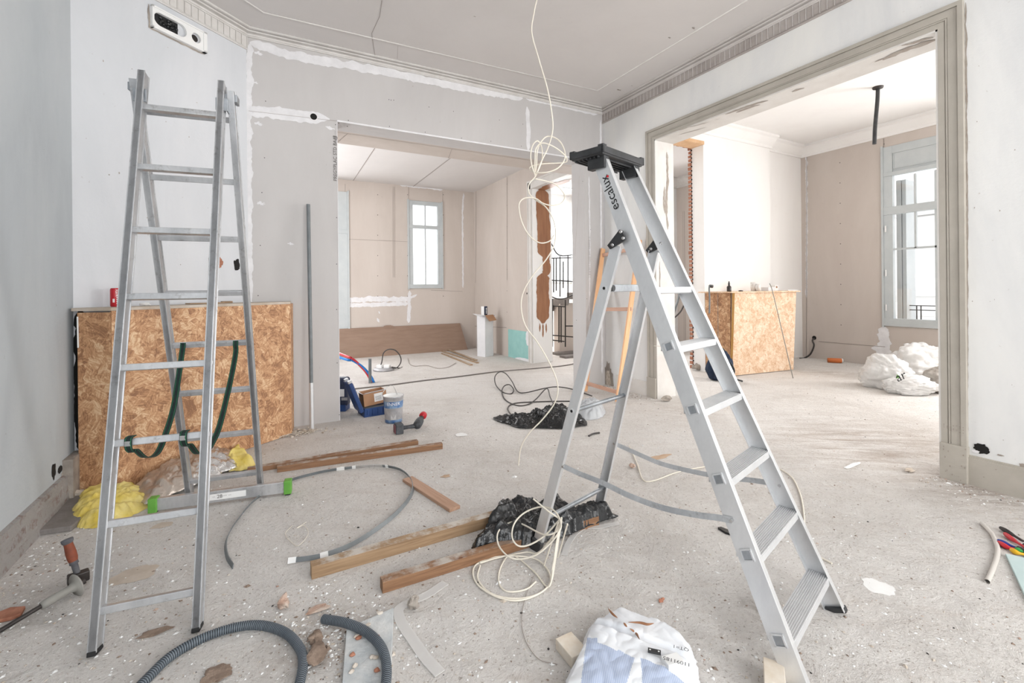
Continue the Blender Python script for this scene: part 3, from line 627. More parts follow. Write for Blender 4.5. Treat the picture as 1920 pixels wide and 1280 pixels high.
# casing round the side-room opening
def casing():
    t = bpy.data.objects.new('trim_6', None); COL.objects.link(t); t.location = (XB, BY0, 0); ORG[t.name] = V((XB, BY0, 0)); t['kind'] = 'structure'
    w = .13
    def prof(c0, c1, outward, nm):
        # layered mouldings from inner edge c0 to outer edge c1; outward = unit vector away from opening
        mb = MB(); o = V(outward); a, b = V(c0), V(c1); L = (b - a)
        ld = L.normalized()
        for (s0, s1, dp) in ((0, .034, .022), (.034, .040, .018), (.040, .048, .025), (.048, .052, .020), (.052, .100, .024), (.100, .103, .018), (.103, .13, .034)):
            # mitred: ends extend with distance
            e0, e1 = s0, s1
            A = [a + o * s0 - ld * (e0 if nm != 'leg' else 0), a + o * s1 - ld * (e1 if nm != 'leg' else 0), b + o * s1 + ld * e1, b + o * s0 + ld * e0]
            mb.prism([p for p in A], V((-dp, 0, 0)))
        return mb
    prof((XB, BY1, 0), (XB, BY1, BZ), (0, 1, 0), 'leg').build('casing_upright', M_trimgrey, t)
    m2 = prof((XB, BY0, 0), (XB, BY0, BZ), (0, -1, 0), 'leg')
    for z in (.35, .36, .34): 
        for k in range(7): blob(m2, (XB - .037, BY0 - .02 - k * .016, z + random.uniform(-.01, .01)), nb, .004, .003, 1, k + z * 9)
    m2.build('casing_upright', [M_trimgrey, M_peel], t)
    m3 = prof((XB, BY1, BZ), (XB, BY0, BZ), (0, 0, 1), 'top')
    m3.build('casing_head', [M_trimgrey], t)
    mb = MB(); mb.box(XB - .045, XB + .02, BY0 - .135, BY0 + .002, 0, .24)
    for k in range(14): blob(mb, (XB - .045, BY0 - .13 * random.random(), .24 * random.random()), nb, .003, .005 * random.random() + .002, 1, k)
    mb.build('plinth_block', [M_trimgrey, M_peel], t, bevel=.003)
    MB().box(XB - .045, XB + .02, BY1 - .002, BY1 + .135, 0, .24).build('plinth_block', M_trimgrey, t, bevel=.003)
    # linings
    mb = MB(); mb.box(XB - .02, XB2 + .02, BY1 - .012, BY1 + .01, 0, BZ)
    yy = BY1 - .012
    def j(u, v): q = onY(u, v, yy); q.y = yy; return q
    jag_strip(mb, [j(1250, 285), j(1252, 320), j(1251, 350), j(1249, 380), j(1250, 405), j(1252, 430)], YN, .03, 1, jag=1.0, seed=2)
    jag_strip(mb, [j(1246, 350), j(1245, 380), j(1247, 400)], YN, .025, 1, jag=1.2, seed=6)
    jag_strip(mb, [j(1237, 490), j(1237, 520), j(1238, 560)], YN, .012, 1, jag=1.2, seed=9)
    jag_strip(mb, [j(1236, 420), j(1236, 440)], YN, .01, 1, jag=1, seed=4)
    seam(mb, j(1225, 648), j(1262, 650), .006, 2)
    mb.build('jamb_lining', [M_trimcream, M_peel, M_trimgrey], t)
    MB().box(XB - .02, XB2 + .02, BY0 - .01, BY0 + .012, 0, BZ).build('jamb_lining', M_trimcream, t)
    mb = MB(); mb.box(XB - .02, XB2 + .02, BY0, BY1, BZ - .012, BZ + .01); zz = BZ - .012
    def s(u, v): return onZ(u, v, zz)
    for (pts, w_) in (([s(1262, 246), s(1275, 243), s(1290, 238), s(1305, 235), s(1330, 228)], .012), ([s(1270, 253), s(1300, 245), s(1325, 238)], .01), ([s(1380, 211), s(1400, 203), s(1425, 196)], .035), ([s(1360, 214), s(1385, 205), s(1420, 193), s(1440, 188)], .03),
                      ([s(1485, 172), s(1500, 167), s(1508, 165)], .05), ([s(1340, 224), s(1350, 222)], .015), ([s(1655, 112), s(1690, 95), s(1730, 82), s(1755, 74)], .06), ([s(1660, 108), s(1640, 116)], .03), ([s(1690, 85), s(1750, 70)], .04)):
        jag_strip(mb, pts, (0, 0, -1), w_, 1, jag=.9, step=.02, seed=w_ * 100)
    mb.build('head_lining', [M_trimcream, M_peel], t)
casing()
mb = MB(); mb.box(XB - .022, XB, -2.6, BY0 - .135, 0, .178); mb.box(XB - .012, XB, -2.6, BY0 - .135, .178, .19)
for k in range(10): blob(mb, (XB - .022, .3 + random.random() * .9, random.random() * .17), nb, .004, .003, 1, k)
struct(mb, 'baseboard_right', [M_trimgrey, M_peel])
mb = MB(); mb.box(XB - .02, XB, BY1 + .135, 4.62, 0, .17); struct(mb, 'baseboard_corner', M_trimcream)

# ---- far room
YF, XK = 9.4, 4.13
mb = MB()
wy0, wy1 = YF, YF + .3
mb.box(-1, .45, wy0, wy1, 0, 3.7); mb.box(1.43, 2.65, wy0, wy1, 0, 3.7); mb.box(3.36, 4.4, wy0, wy1, 0, 3.7)
mb.box(.45, 1.43, wy0, wy1, 3.23, 3.7); mb.box(2.65, 3.36, wy0, wy1, 3.175, 3.7); mb.box(2.65, 3.36, wy0, wy1, 0, 1.335)
def wf(u, v): return onY(u, v, YF)
jag_strip(mb, [wf(650, 563), wf(700, 560), wf(740, 561), wf(768, 560)], YN, .10, 1, seed=1)
jag_strip(mb, [wf(650, 572), wf(700, 571), wf(765, 569)], YN, .08, 1, seed=7)
jag_strip(mb, [wf(768, 545), wf(767, 580), wf(766, 605)], YN, .07, 1, seed=2); jag_strip(mb, [wf(765, 560), wf(782, 552)], YN, .05, 1, seed=3)
jag_strip(mb, [wf(750, 347), wf(800, 352), wf(830, 356)], YN, .04, 1, seed=4, jag=.8); jag_strip(mb, [wf(869, 362), wf(867, 400), wf(868, 540)], YN, .035, 1, seed=5, jag=.8)
jag_strip(mb, [wf(710, 583), wf(712, 588)], YN, .05, 1); jag_strip(mb, [wf(707, 596), wf(711, 604)], YN, .06, 1)
for a, b in (((650, 448), (765, 453)), ((737, 350), (737, 520)), ((740, 350), (740, 520)), ((766, 350), (765, 545)), ((830, 360), (829, 540)), ((808, 544), (867, 546)), ((647, 345), (648, 610))):
    seam(mb, wf(*a), wf(*b), .006, 2)
for k in range(24):
    mb.disc(wf((708, 650, 764, 831)[k % 4], 365 + (k // 4) * 38) + V((0, -.006, 0)), YN, .008, 6, 3)
struct(mb, 'wall_far', [M_drybeige, M_joint, M_seam, M_dot])
mb = MB(); DK0, DK1 = 5.25, 6.88
mb.box(XK, 4.4, 5.15, DK0, 0, 3.6); mb.box(XK, 4.52, 6.96, YF + .3, 0, 3.6); mb.box(XK, 4.4, DK0, 6.96, 3.08, 3.6)
def wk(u, v): return onX(u, v, XK)
jag_strip(mb, [wk(895, 345), wk(930, 332), wk(965, 320)], nb, .06, 1, seed=3, jag=.9)
for a, b in (((893, 350), (892, 530)), ((951, 330), (951, 525)), ((870, 610), (950, 614))): seam(mb, wk(*a), wk(*b), .01, 2, nb)
for z in range(7): mb.disc(wk(951, 345 + z * 40) + nb * .006, nb, .008, 6, 3)
mb.disc(wk(988.5, 550) + nb * .006, nb, .018, 10, 3)
# teal moisture-resistant patch
a, b, c_, d_ = wk(953, 617), wk(990, 625), wk(994, 681), wk(953, 668)
mb.prism([V((XK, 7.81, 0)), V((XK, 6.98, 0)), V((XK, 6.98, .45)), V((XK, 7.08, .46)), V((XK, 7.1, .535)), V((XK, 7.81, .53))], (-.004, 0, 0), 4)
blob(mb, (XK - .004, 7.05, .42), nb, .08, .12, 1, 3); blob(mb, (XK - .004, 7.2, .0 + .02), nb, .3, .03, 1, 8)
struct(mb, 'wall_far_right', [M_drybeige, M_joint, M_seam, M_dot, M_teal])
mb = MB(); mb.box(-.9, -.6, 5.15, 6.55, 0, 3.7); mb.box(-.9, -.6, 7.85, YF + .3, 0, 3.7); mb.box(-.9, -.6, 6.55, 7.85, 3.1, 3.7); mb.box(-.9, -.6, 6.55, 7.85, 0, .7); struct(mb, 'wall_far_left', M_drybeige)

# door surround with scraped brown paint, on the way to the hall
t = bpy.data.objects.new('door_1', None); COL.objects.link(t); t.location = (XK, 6.9, 0); ORG[t.name] = V((XK, 6.9, 0)); t['kind'] = 'structure'
mb = MB(); mb.box(XK - .03, XK + .005, 6.88, 6.975, 0, 3.16); mb.box(XK - .04, XK, 6.96, 6.985, 0, 3.18); mb.build('door_casing', M_trimcream, t)
mb = MB(); mb.box(XK - .03, XK + .005, 5.15, 6.975, 3.05, 3.16); mb.box(XK - .045, XK, 5.15, 6.98, 3.16, 3.19); mb.build('door_casing_head', M_trimcream, t)
mb = MB(); mb.box(XK, 4.52, 6.86, 6.965, 0, 3.06)
def jb(u, v): q = onY(u, v, 6.86); return q
jag_strip(mb, [jb(1016, 354), jb(1018, 400), jb(1020, 440), jb(1020, 482)], YN, .27, 1, jag=.10, seed=1, step=.03)
jag_strip(mb, [jb(1023, 470), jb(1025, 500), jb(1024, 518)], YN, .15, 1, jag=.35, seed=5, step=.02)
jag_strip(mb, [jb(1018, 512), jb(1018, 560), jb(1018, 600), jb(1018, 606)], YN, .26, 1, jag=.14, seed=2, step=.03)
for x, y in ((1012, 622), (1018, 632), (1024, 624)): jag_strip(mb, [jb(x, 606), jb(x, y)], YN, .03, 1, jag=.5, seed=x)
mb.build('door_jamb', [M_label, M_peelbrown], t)
mb = MB(); mb.box(XK, 4.52, 5.2, 6.87, 3.05, 3.09); blob(mb, (4.3, 6.5, 3.05), (0, 0, -1), .1, .5, 1, 4, up=(0, 1, 0)); mb.build('door_head', [M_trimcream, M_peelbrown], t)

# ---- side room
XW = 8.72
mb = MB(); W0, W1 = 2.2, 3.6
mb.box(XW, XW + .3, W1, 5.2, 0, 4); mb.box(XW, XW + .3, W0, W1, 0, .65); mb.box(XW, XW + .3, W0, W1, 3.5, 4)
mb.box(XW, XW + .3, 1.9, W0, 0, 4); mb.box(XW, XW + .3, .4, 1.9, 0, .65); mb.box(XW, XW + .3, .4, 1.9, 3.1, 4); mb.box(XW, XW + .3, -.3, .4, 0, 4); mb.box(XW, XW + .3, -1.8, -.3, 0, .65); mb.box(XW, XW + .3, -1.8, -.3, 3.1, 4); mb.box(XW, XW + .3, -2.9, -1.8, 0, 4)
def ww(u, v): return onX(u, v, XW)
for a, b in (((1535, 640), (1660, 650)), ((1657, 260), (1657, 610)), ((1513, 288), (1512, 670))): seam(mb, ww(*a), ww(*b), .008, 1, nb)
for k in range(9): mb.disc(ww(1575 + k * .3, 305 + k * 38) + nb * .006, nb, .008, 6, 2)
for k in range(8): mb.disc(ww(1658, 270 + k * 44) + nb * .006, nb, .007, 6, 2)
jag_strip(mb, [ww(1658, 612), ww(1658, 640), ww(1655, 672)], nb, .16, 3, seed=3, jag=.5); jag_strip(mb, [ww(1634, 652), ww(1672, 660)], nb, .09, 3, seed=5, jag=.5)
jag_strip(mb, [ww(1512, 290), ww(1513, 400), ww(1512, 560)], nb, .03, 3, seed=9, jag=1)
text_mb(mb, '\u00b7\u00b7\u00b7\u00b7 \u00b7\u00b7 - \u00b7\u00b7\u00b7 \u00b7\u00b7\u00b7\u00b7\u00b7', ww(1655, 380), (0, 0, 1), (0, 1, 0), .06, 4, .0055)
mb.disc(ww(1527, 633) + nb * .006, nb, .036, 16, 5)
struct(mb, 'wall_window_side', [M_drybeige, M_seam, M_dot, M_joint, M_stamp, M_black])
mb = MB(); YR = 4.78
mb.box(5.95, 7.62, YR, 5.03, 0, 4); mb.box(7.62, 9.0, YR + .10, 5.13, 0, 4); mb.box(XB2, 5.95, YR, 5.03, 3.54, 4)
struct(mb, 'wall_side_room_back', M_whiteclean)
mb = MB()
# cut hollow bricks along the demolished edge
z = .02; k = 0
while z < 3.52:
    hh = random.uniform(.035, .05); mb.box(5.937 - random.random() * .01, 5.955, 5.0, 5.05 + random.random() * .01, z, z + hh, 0)
    mb.box(5.93, 5.951, 4.99, 5.0, z + hh, z + hh + .02, 1); z += hh + .022
for k in range(22):
    x = 4.4 + k * .07; mb.box(x, x + .05, 5.0, 5.045, 3.50 + random.random() * .015, 3.545, 0)
struct(mb, 'trim_7', [M_terracotta, M_black])
mb = MB(); mb.box(XB2, 5.95, YR - .02, 5.0, 3.49, 3.54); struct(mb, 'trim_8', M_newwood)
mb = MB()
def cor(mb, a, b, n_, z1):
    a, b, n_ = V(a), V(b), V(n_); mb.prism([a + n_ * x + V((0, 0, z)) for x, z in ((0, z1 - .19), (.02, z1 - .19), (.03, z1 - .17), (.03, z1 - .15), (.06, z1 - .12), (.12, z1 - .05), (.16, z1 - .035), (.16, z1), (0, z1))], b - a)
cor(mb, (5.0, YR, 0), (7.65, YR, 0), (0, -1, 0), 3.85); cor(mb, (7.62, YR + .1, 0), (XW, YR + .1, 0), (0, -1, 0), 3.85); cor(mb, (XW, 5, 0), (XW, -2.8, 0), (-1, 0, 0), 3.85)
struct(mb, 'trim_9', M_whiteclean)
mb = MB(); mb.box(XB2, 9, -2.95, -2.9, 0, 4); struct(mb, 'wall_side_room_rear', M_whiteclean)

# ---- hall beyond
mb = MB(); mb.box(4.4, 5.4, 9.3, 9.6, 0, 3.7); mb.box(5.4, 8.0, 9.3, 9.6, 0, 1.45); mb.box(5.4, 8.0, 9.3, 9.6, 2.86, 3.7); struct(mb, 'wall_hall_back', M_white)
mb = MB(); mb.box(6.7, 7.74, 6.9, 7.0, 0, 3.7); mb.box(6.7, 6.8, 6.9, 9.3, 0, 3.7); struct(mb, 'wall_hall_partition', M_white)
mb = MB(); mb.box(7.74, 7.9, 5.03, 7.0, 0, 3.7); seam(mb, (7.74, 6.7, 0), (7.74, 6.7, 2.9), .01, 1, nb); seam(mb, (7.74, 6.74, 0), (7.74, 6.74, 2.9), .006, 1, nb); struct(mb, 'wall_hall_right', [M_drybeige, M_seam])
mb = MB(); cor(mb, (6.7, 6.9, 0), (7.74, 6.9, 0), (0, -1, 0), 3.6); cor(mb, (7.74, 7, 0), (7.74, 5.1, 0), (-1, 0, 0), 3.6); struct(mb, 'trim_10', M_cornice)

# ------------------------------------------------------------------ windows
def window(name, origin, du, w, z0, z1, transoms, mull, nrm, fr=.07, pane_from=0, solid_top=None, dep=.06, hinges=False):
    """window in the wall plane; du = unit vector along width, nrm points into the room"""
    o = V(origin); du = V(du); nr = V(nrm)
    t = bpy.data.objects.new(name, None); COL.objects.link(t); t.location = o + V((0, 0, z0)); ORG[t.name] = o + V((0, 0, z0)); t['kind'] = 'structure'
    def bar(mb, s0, s1, a, b, d0=-.04, d1=.02): mb.obox(o + du * (s0 + s1) / 2 + V((0, 0, (a + b) / 2)) + nr * (d0 + d1) / 2, du * (s1 - s0) / 2, nr * (d1 - d0) / 2, (0, 0, (b - a) / 2))
    mb = MB(); bar(mb, 0, fr, z0, z1, -.06, .015); bar(mb, w - fr, w, z0, z1, -.06, .015); bar(mb, 0, w, z0, z0 + fr, -.062, .03); bar(mb, fr, w - fr, z1 - fr, z1, -.059, .014)
    bar(mb, -.03, 0, z0 - .02, z1 + .02, -.02, .03); bar(mb, w, w + .03, z0 - .02, z1 + .02, -.02, .03)
    for tz, th_ in transoms: bar(mb, 0, w, tz - th_ / 2, tz + th_ / 2, -.05, .025)
    mb.build('window_frame', M_wgrey, t, bevel=.003)
    mb = MB()
    for (s, a, b, wd) in mull: bar(mb, s - wd / 2, s + wd / 2, a, b, -.03, .008)
    for (z, s0, s1, wd) in pane_from or []: bar(mb, s0, s1, z - wd / 2, z + wd / 2, -.03, .008)
    mb.build('glazing_bar', M_wgrey, t)
    mb = MB(); bar(mb, fr * .8, w - fr * .8, z0 + fr * .8, (solid_top or z1) - fr * .8, -.022, -.018); mb.build('glass_pane', M_glass, t)
    if solid_top:
        mb = MB(); bar(mb, fr, w - fr, solid_top, z1 - .05, -.04, 0)
        for a, b in ((solid_top + .05, solid_top + .06), (z1 - .12, z1 - .11)): bar(mb, .13, w - .13, a, b, 0, .012)
        for s in (.13, w - .14): bar(mb, s, s + .01, solid_top + .05, z1 - .11, 0, .012)
        mb.build('top_panel', M_wgrey, t, bevel=.002)
    if hinges:
        mb = MB()
        for z in (.95, 1.5, 2.2): mb.tube([o + du * .03 + nr * .03 + V((0, 0, z - .05)), o + du * .03 + nr * .03 + V((0, 0, z + .05))], .012, 8)
        mb.build('hinge', M_label, t)
    return t
window('window_1', (2.65, YF, 0), (1, 0, 0), .71, 1.335, 3.175, [(2.63, .07)], [(.355, 1.4, 2.6, .022), (.355, 2.66, 3.1, .022)], (0, -1, 0), fr=.085)
window('window_2', (.45, YF, 0), (1, 0, 0), .98, .05, 3.23, [(2.45, .07)], [(.49, .05, 3.2, .1)], (0, -1, 0), fr=.2)
window('window_3', (XW, W1, 0), (0, -1, 0), 1.4, .66, 3.5, [(3.06, .06), (2.48, .12)],
       [(.7, .7, 3.0, .14), (.40, 1.87, 2.42, .025), (.40, 2.5, 3.0, .025), (1.0, 1.87, 2.42, .025), (1.0, 2.5, 3.0, .025)], (-1, 0, 0), fr=.12,
       pane_from=[(1.87, .1, .65, .03), (1.87, .75, 1.3, .03)], solid_top=3.08, hinges=True)
window('window_4', (-.45, -2.6, 0), (1, 0, 0), 1.5, .8, 3.2, [(2.5, .08)], [(.75, .8, 3.2, .1)], (0, 1, 0))
window('window_5', (2.05, -2.6, 0), (1, 0, 0), 1.5, .8, 3.2, [(2.5, .08)], [(.75, .8, 3.2, .1)], (0, 1, 0))
window('window_6', (5.4, 9.3, 0), (1, 0, 0), 2.6, 1.45, 2.86, [], [(1.6, 1.45, 2.86, .06)], (0, -1, 0))

# ================================================================== THINGS
# ------------------------------------------------------------------ aluminium step ladder (right)
SX, SYY, SA = 1.518, 1.734, -1.299
SU = V((math.cos(SA), math.sin(SA), 0)); SWd = V((-math.sin(SA), math.cos(SA), 0))
def SL(u, w, z): return V((SX, SYY, 0)) + SU * u + SWd * w + V((0, 0, z))
def step_ladder():
    zT, wt, uF, wf_, uh, zh, wh, uR, wr = 1.914, .271, .841, .527, .116, 1.491, .351, -.308, .535
    t = thing('step_ladder', SL(.2, 0, 0), 'tall aluminium platform step ladder with flat treads and black top tray, right of centre', 'ladder')
    fd = (SL(uF, 0, 0) - SL(0, 0, zT)).normalized(); fn = SU * fd.z * -1 + V((0, 0, 1)) * (fd.dot(SU)); fn.normalize()
    for s in (-1, 1):
        top = SL(0, s * wt / 2, zT); bot = SL(uF, s * wf_ / 2, 0); d = (bot - top).normalized()
        n1 = SWd.cross(d).normalized()  # across the web, in the side plane
        mb = MB(); side = d.cross(n1).normalized()
        b2 = bot - d * .008
        c0, c1 = top, b2
        mb.obox((c0 + c1) / 2, (c1 - c0) / 2, n1 * .036, side * .0018)
        inw = SWd * (-s)
        for q in (-1, 1): mb.obox((c0 + c1) / 2 + n1 * q * .0345 + inw * .012, (c1 - c0) / 2, n1 * .0015, inw.normalized() * .012)
        rail = mb.build('front_rail', M_alu, t, bevel=.001)
        # tread-end tubes showing through the web
        for zz in (.135, .368, .598, .83, 1.063):
            f = 1 - zz / zT; c = top.lerp(bot, f) + side * .0
            outw = -inw; mb = MB()
            for (w1, w2, l1, l2) in ((-.02, -.015, -.018, .018), (.015, .02, -.018, .018), (-.02, .02, -.02, -.015), (-.02, .02, .015, .02)):
                mb.obox(c + outw * .004 + n1 * (w1 + w2) / 2 + d * (l1 + l2) / 2, n1 * (w2 - w1) / 2, d * (l2 - l1) / 2, outw * .0035, 0)
            mb.obox(c + outw * .0025, n1 * .014, d * .014, outw * .0012, 1); mb.build('tread_socket', [M_alustep, M_galv], t)
        mb = MB(); mb.obox(bot - d * .012 , d * .010, n1 * .038, SWd * .015); fo = mb.build('rubber_foot', M_bplastic, t, bevel=.003)
        # rear leg
        ht = SL(uh, s * wh / 2, zh); hb = SL(uR, s * wr / 2, 0); dd = (hb - ht).normalized(); n2 = SWd.cross(dd).normalized(); s2 = dd.cross(n2)
        mb = MB(); mb.obox((ht + hb) / 2 - dd * .01, (hb - ht) / 2 - dd * .01, n2 * .026, s2 * .0018)
        for q in (-1, 1): mb.obox((ht + hb) / 2 + n2 * q * .0245 + inw * .009, (hb - ht) / 2 - dd * .01, n2 * .0015, inw * .009)
        mb.build('rear_leg', M_alu, t, bevel=.001)
        MB().obox(hb - dd * .025, dd * .03, n2 * .03, SWd * .014).build('rubber_foot', M_bplastic, t, bevel=.003)
        for zz in (1.3, .72):
            mb = MB(); c = ht.lerp(hb, 1 - zz / zh); mb.tube([c - inw * .004, c - inw * .001], .012, 14, 0); mb.disc(c - inw * .0045, -inw, .007, 12, 1)
            mb.build('bar_socket', [M_alu, M_black], t)
        # hinge plate
        fp = top.lerp(bot, 1 - (zh + .04) / zT)
        px = [(1138, 460), (1143, 467), (1167, 453), (1172, 449), (1170, 441), (1166, 432), (1161, 430)] if s < 0 else [(1210, 469), (1215, 475), (1240, 463), (1243, 458), (1240, 446), (1236, 441), (1232, 441)]
        pn = SWd; P0 = SL(0, s * (wh / 2) - .012, 0)
        pts = [onP(u, v, P0, pn) for u, v in px]
        mb = MB(); mb.prism(pts, SWd * .012); mb.build('hinge_plate', M_bplastic, t, bevel=.002)
        for u, v in (((1148, 459), (1163.5, 434.5), (1168, 446.5)) if s < 0 else ((1220.5, 466.5), (1233.5, 445), (1239, 456))):
            mb = MB(); c = onP(u, v, P0 - SWd * .002, pn); mb.lathe([(0, -.003), (.007, -.003), (.008, 0), (.008, .004)], c, SWd, 12); mb.build('hinge_rivet', M_steel, t)
    # treads
    for k, zz in enumerate((.135, .368, .598, .83, 1.063, 1.30)):
        sc_ = .86
        f = 1 - zz / zT; u0 = uF * f; w_ = (wt + (wf_ - wt) * f) / 2 - .004
        mb = MB(); prof = [(-.045, -.022), (-.045, 0)]
        nr_ = 11
        for i in range(nr_):
            a = -.045 + .09 * (i + .15) / nr_; b = -.045 + .09 * (i + .85) / nr_
            prof += [(a, 0), (a + .001, .003), (b - .001, .003), (b, 0)]
        prof += [(.045, 0), (.048, -.022), (.042, -.026), (.040, -.006), (-.040, -.006), (-.042, -.024)]
        mb.prism([SL(u0 + a * sc_, -w_, zz + b) for a, b in prof], SWd * 2 * w_)
        mb.build('tread', M_alustep, t)
    # rear cross bars
    for zz, r_ in ((.16, .011), (.72, .011)):
        f = 1 - zz / zh; u0 = uh + (uR - uh) * f; w_ = (wh + (wr - wh) * f) / 2
        MB().tube([SL(u0, -w_, zz), SL(u0, w_, zz)], r_, 12).build('cross_bar', M_galv, t)
    f = 1 - 1.30 / zh; u0 = uh + (uR - uh) * f; w_ = (wh + (wr - wh) * f) / 2
    mb = MB(); mb.beam(SL(u0, -w_ + .012, 1.30), SL(u0, w_ - .01, 1.30), .02, .034); mb.build('cross_bar', M_galv, t, bevel=.002)
    for s in (-1, 1): MB().tube([SL(u0 + .012, s * (w_ - .03), 1.30), SL(u0 + .03, s * (w_ - .03), 1.30)], .014, 12).build('bar_knob', M_bplastic, t)
    # sagging spreader straps
    for s in (-1, 1):
        w0 = s * .24
        if s < 0: A = onP(1057, 874, SL(0, -.245, 0), SWd); Bp = SL(.64, -.235, .47); px = ((1085, 887), (1130, 905), (1180, 929), (1240, 951), (1300, 964), (1345, 970))
        else: A = onP(1152, 831, SL(0, .245, 0), SWd); Bp = onP(1462, 909, SL(0, .24, 0), SWd); px = ((1190, 848), (1240, 869), (1300, 884), (1360, 895), (1400, 899), (1430, 903))
        P0 = SL(0, w0, 0); pts = [A] + [onP(u, v, P0, SWd) for u, v in px]
        if s < 0: pts.append(onP(1372, 975, P0, SWd))
        pts.append(Bp) if s > 0 else None
        mb = MB(); mb.band(catmull(pts, 6), .022, .0015, lambda i: V((0, 0, 1)) * .9 + SWd * .35); mb.build('spreader_strap', M_aluold, t)
        MB().tube([A - SWd * .01, A + SWd * .01], .006, 8).build('strap_bolt', M_steel, t); MB().tube([pts[-1] - SWd * .01, pts[-1] + SWd * .01], .006, 8).build('strap_bolt', M_steel, t)
    # top tray
    A = [onZ(u, v, 1.935) for u, v in ((1093, 285), (1126, 274), (1192, 301), (1173, 316))]
    def trs(u0, u1, w0, w1, z0, z1, mb, taper=0): mb.hexa([SL(u0 + taper, w0 + taper, z0), SL(u1 - taper, w0 + taper, z0), SL(u1 - taper, w1 - taper, z0), SL(u0 + taper, w1 - taper, z0), SL(u0, w0, z1), SL(u1, w0, z1), SL(u1, w1, z1), SL(u0, w1, z1)][:: 1])
    mb = MB(); U0, U1, W0_, W1_ = -.135, .06, -.185, .175
    trs(U0, U1, W0_, W1_, 1.915, 1.93, mb, .01)
    for (a, b, c, d) in ((U0, U0 + .012, W0_, W1_), (U1 - .012, U1, W0_, W1_), (U0, U1, W0_, W0_ + .012), (U0, U1, W1_ - .012, W1_)): trs(a, b, c, d, 1.922, 1.952, mb)
    for (a, c) in ((U0, W0_), (U1 - .03, W0_), (U0, W1_ - .03), (U1 - .03, W1_ - .03)): trs(a, a + .03, c, c + .03, 1.95, 1.96, mb)
    for k in range(7): trs(U0 + .02 + k * .022, U0 + .026 + k * .022, W0_ + .015, W1_ - .015, 1.906, 1.917, mb)
    for s in (-1, 1): trs(-.05, .045, s * wt / 2 - .02, s * wt / 2 + .02, 1.86, 1.917, mb, .0)
    mb.build('top_tray', M_bplastic, t, bevel=.002)
    # maker's lettering on the near rail, reading down-to-up
    top = SL(0, -wt / 2, zT); bot = SL(uF, -wf_ / 2, 0); d = (bot - top).normalized(); n1 = SWd.cross(d).normalized()
    mb = MB(); o = top.lerp(bot, 1 - 1.655 / zT)
    nn = d.cross(n1); out = -SWd
    yd = n1 if (-d).cross(n1).dot(out) > 0 else -n1
    base = o - yd * .012
    text_mb(mb, 'escalux', base, -d, yd, .062, 0, .003)
    c = o - d * .17 + (-yd) * .012; mb.disc(c + out * .0035, out, .006, 14, 1)
    mb.build('printed_lettering', [M_ink, M_inkred], t)
step_ladder()

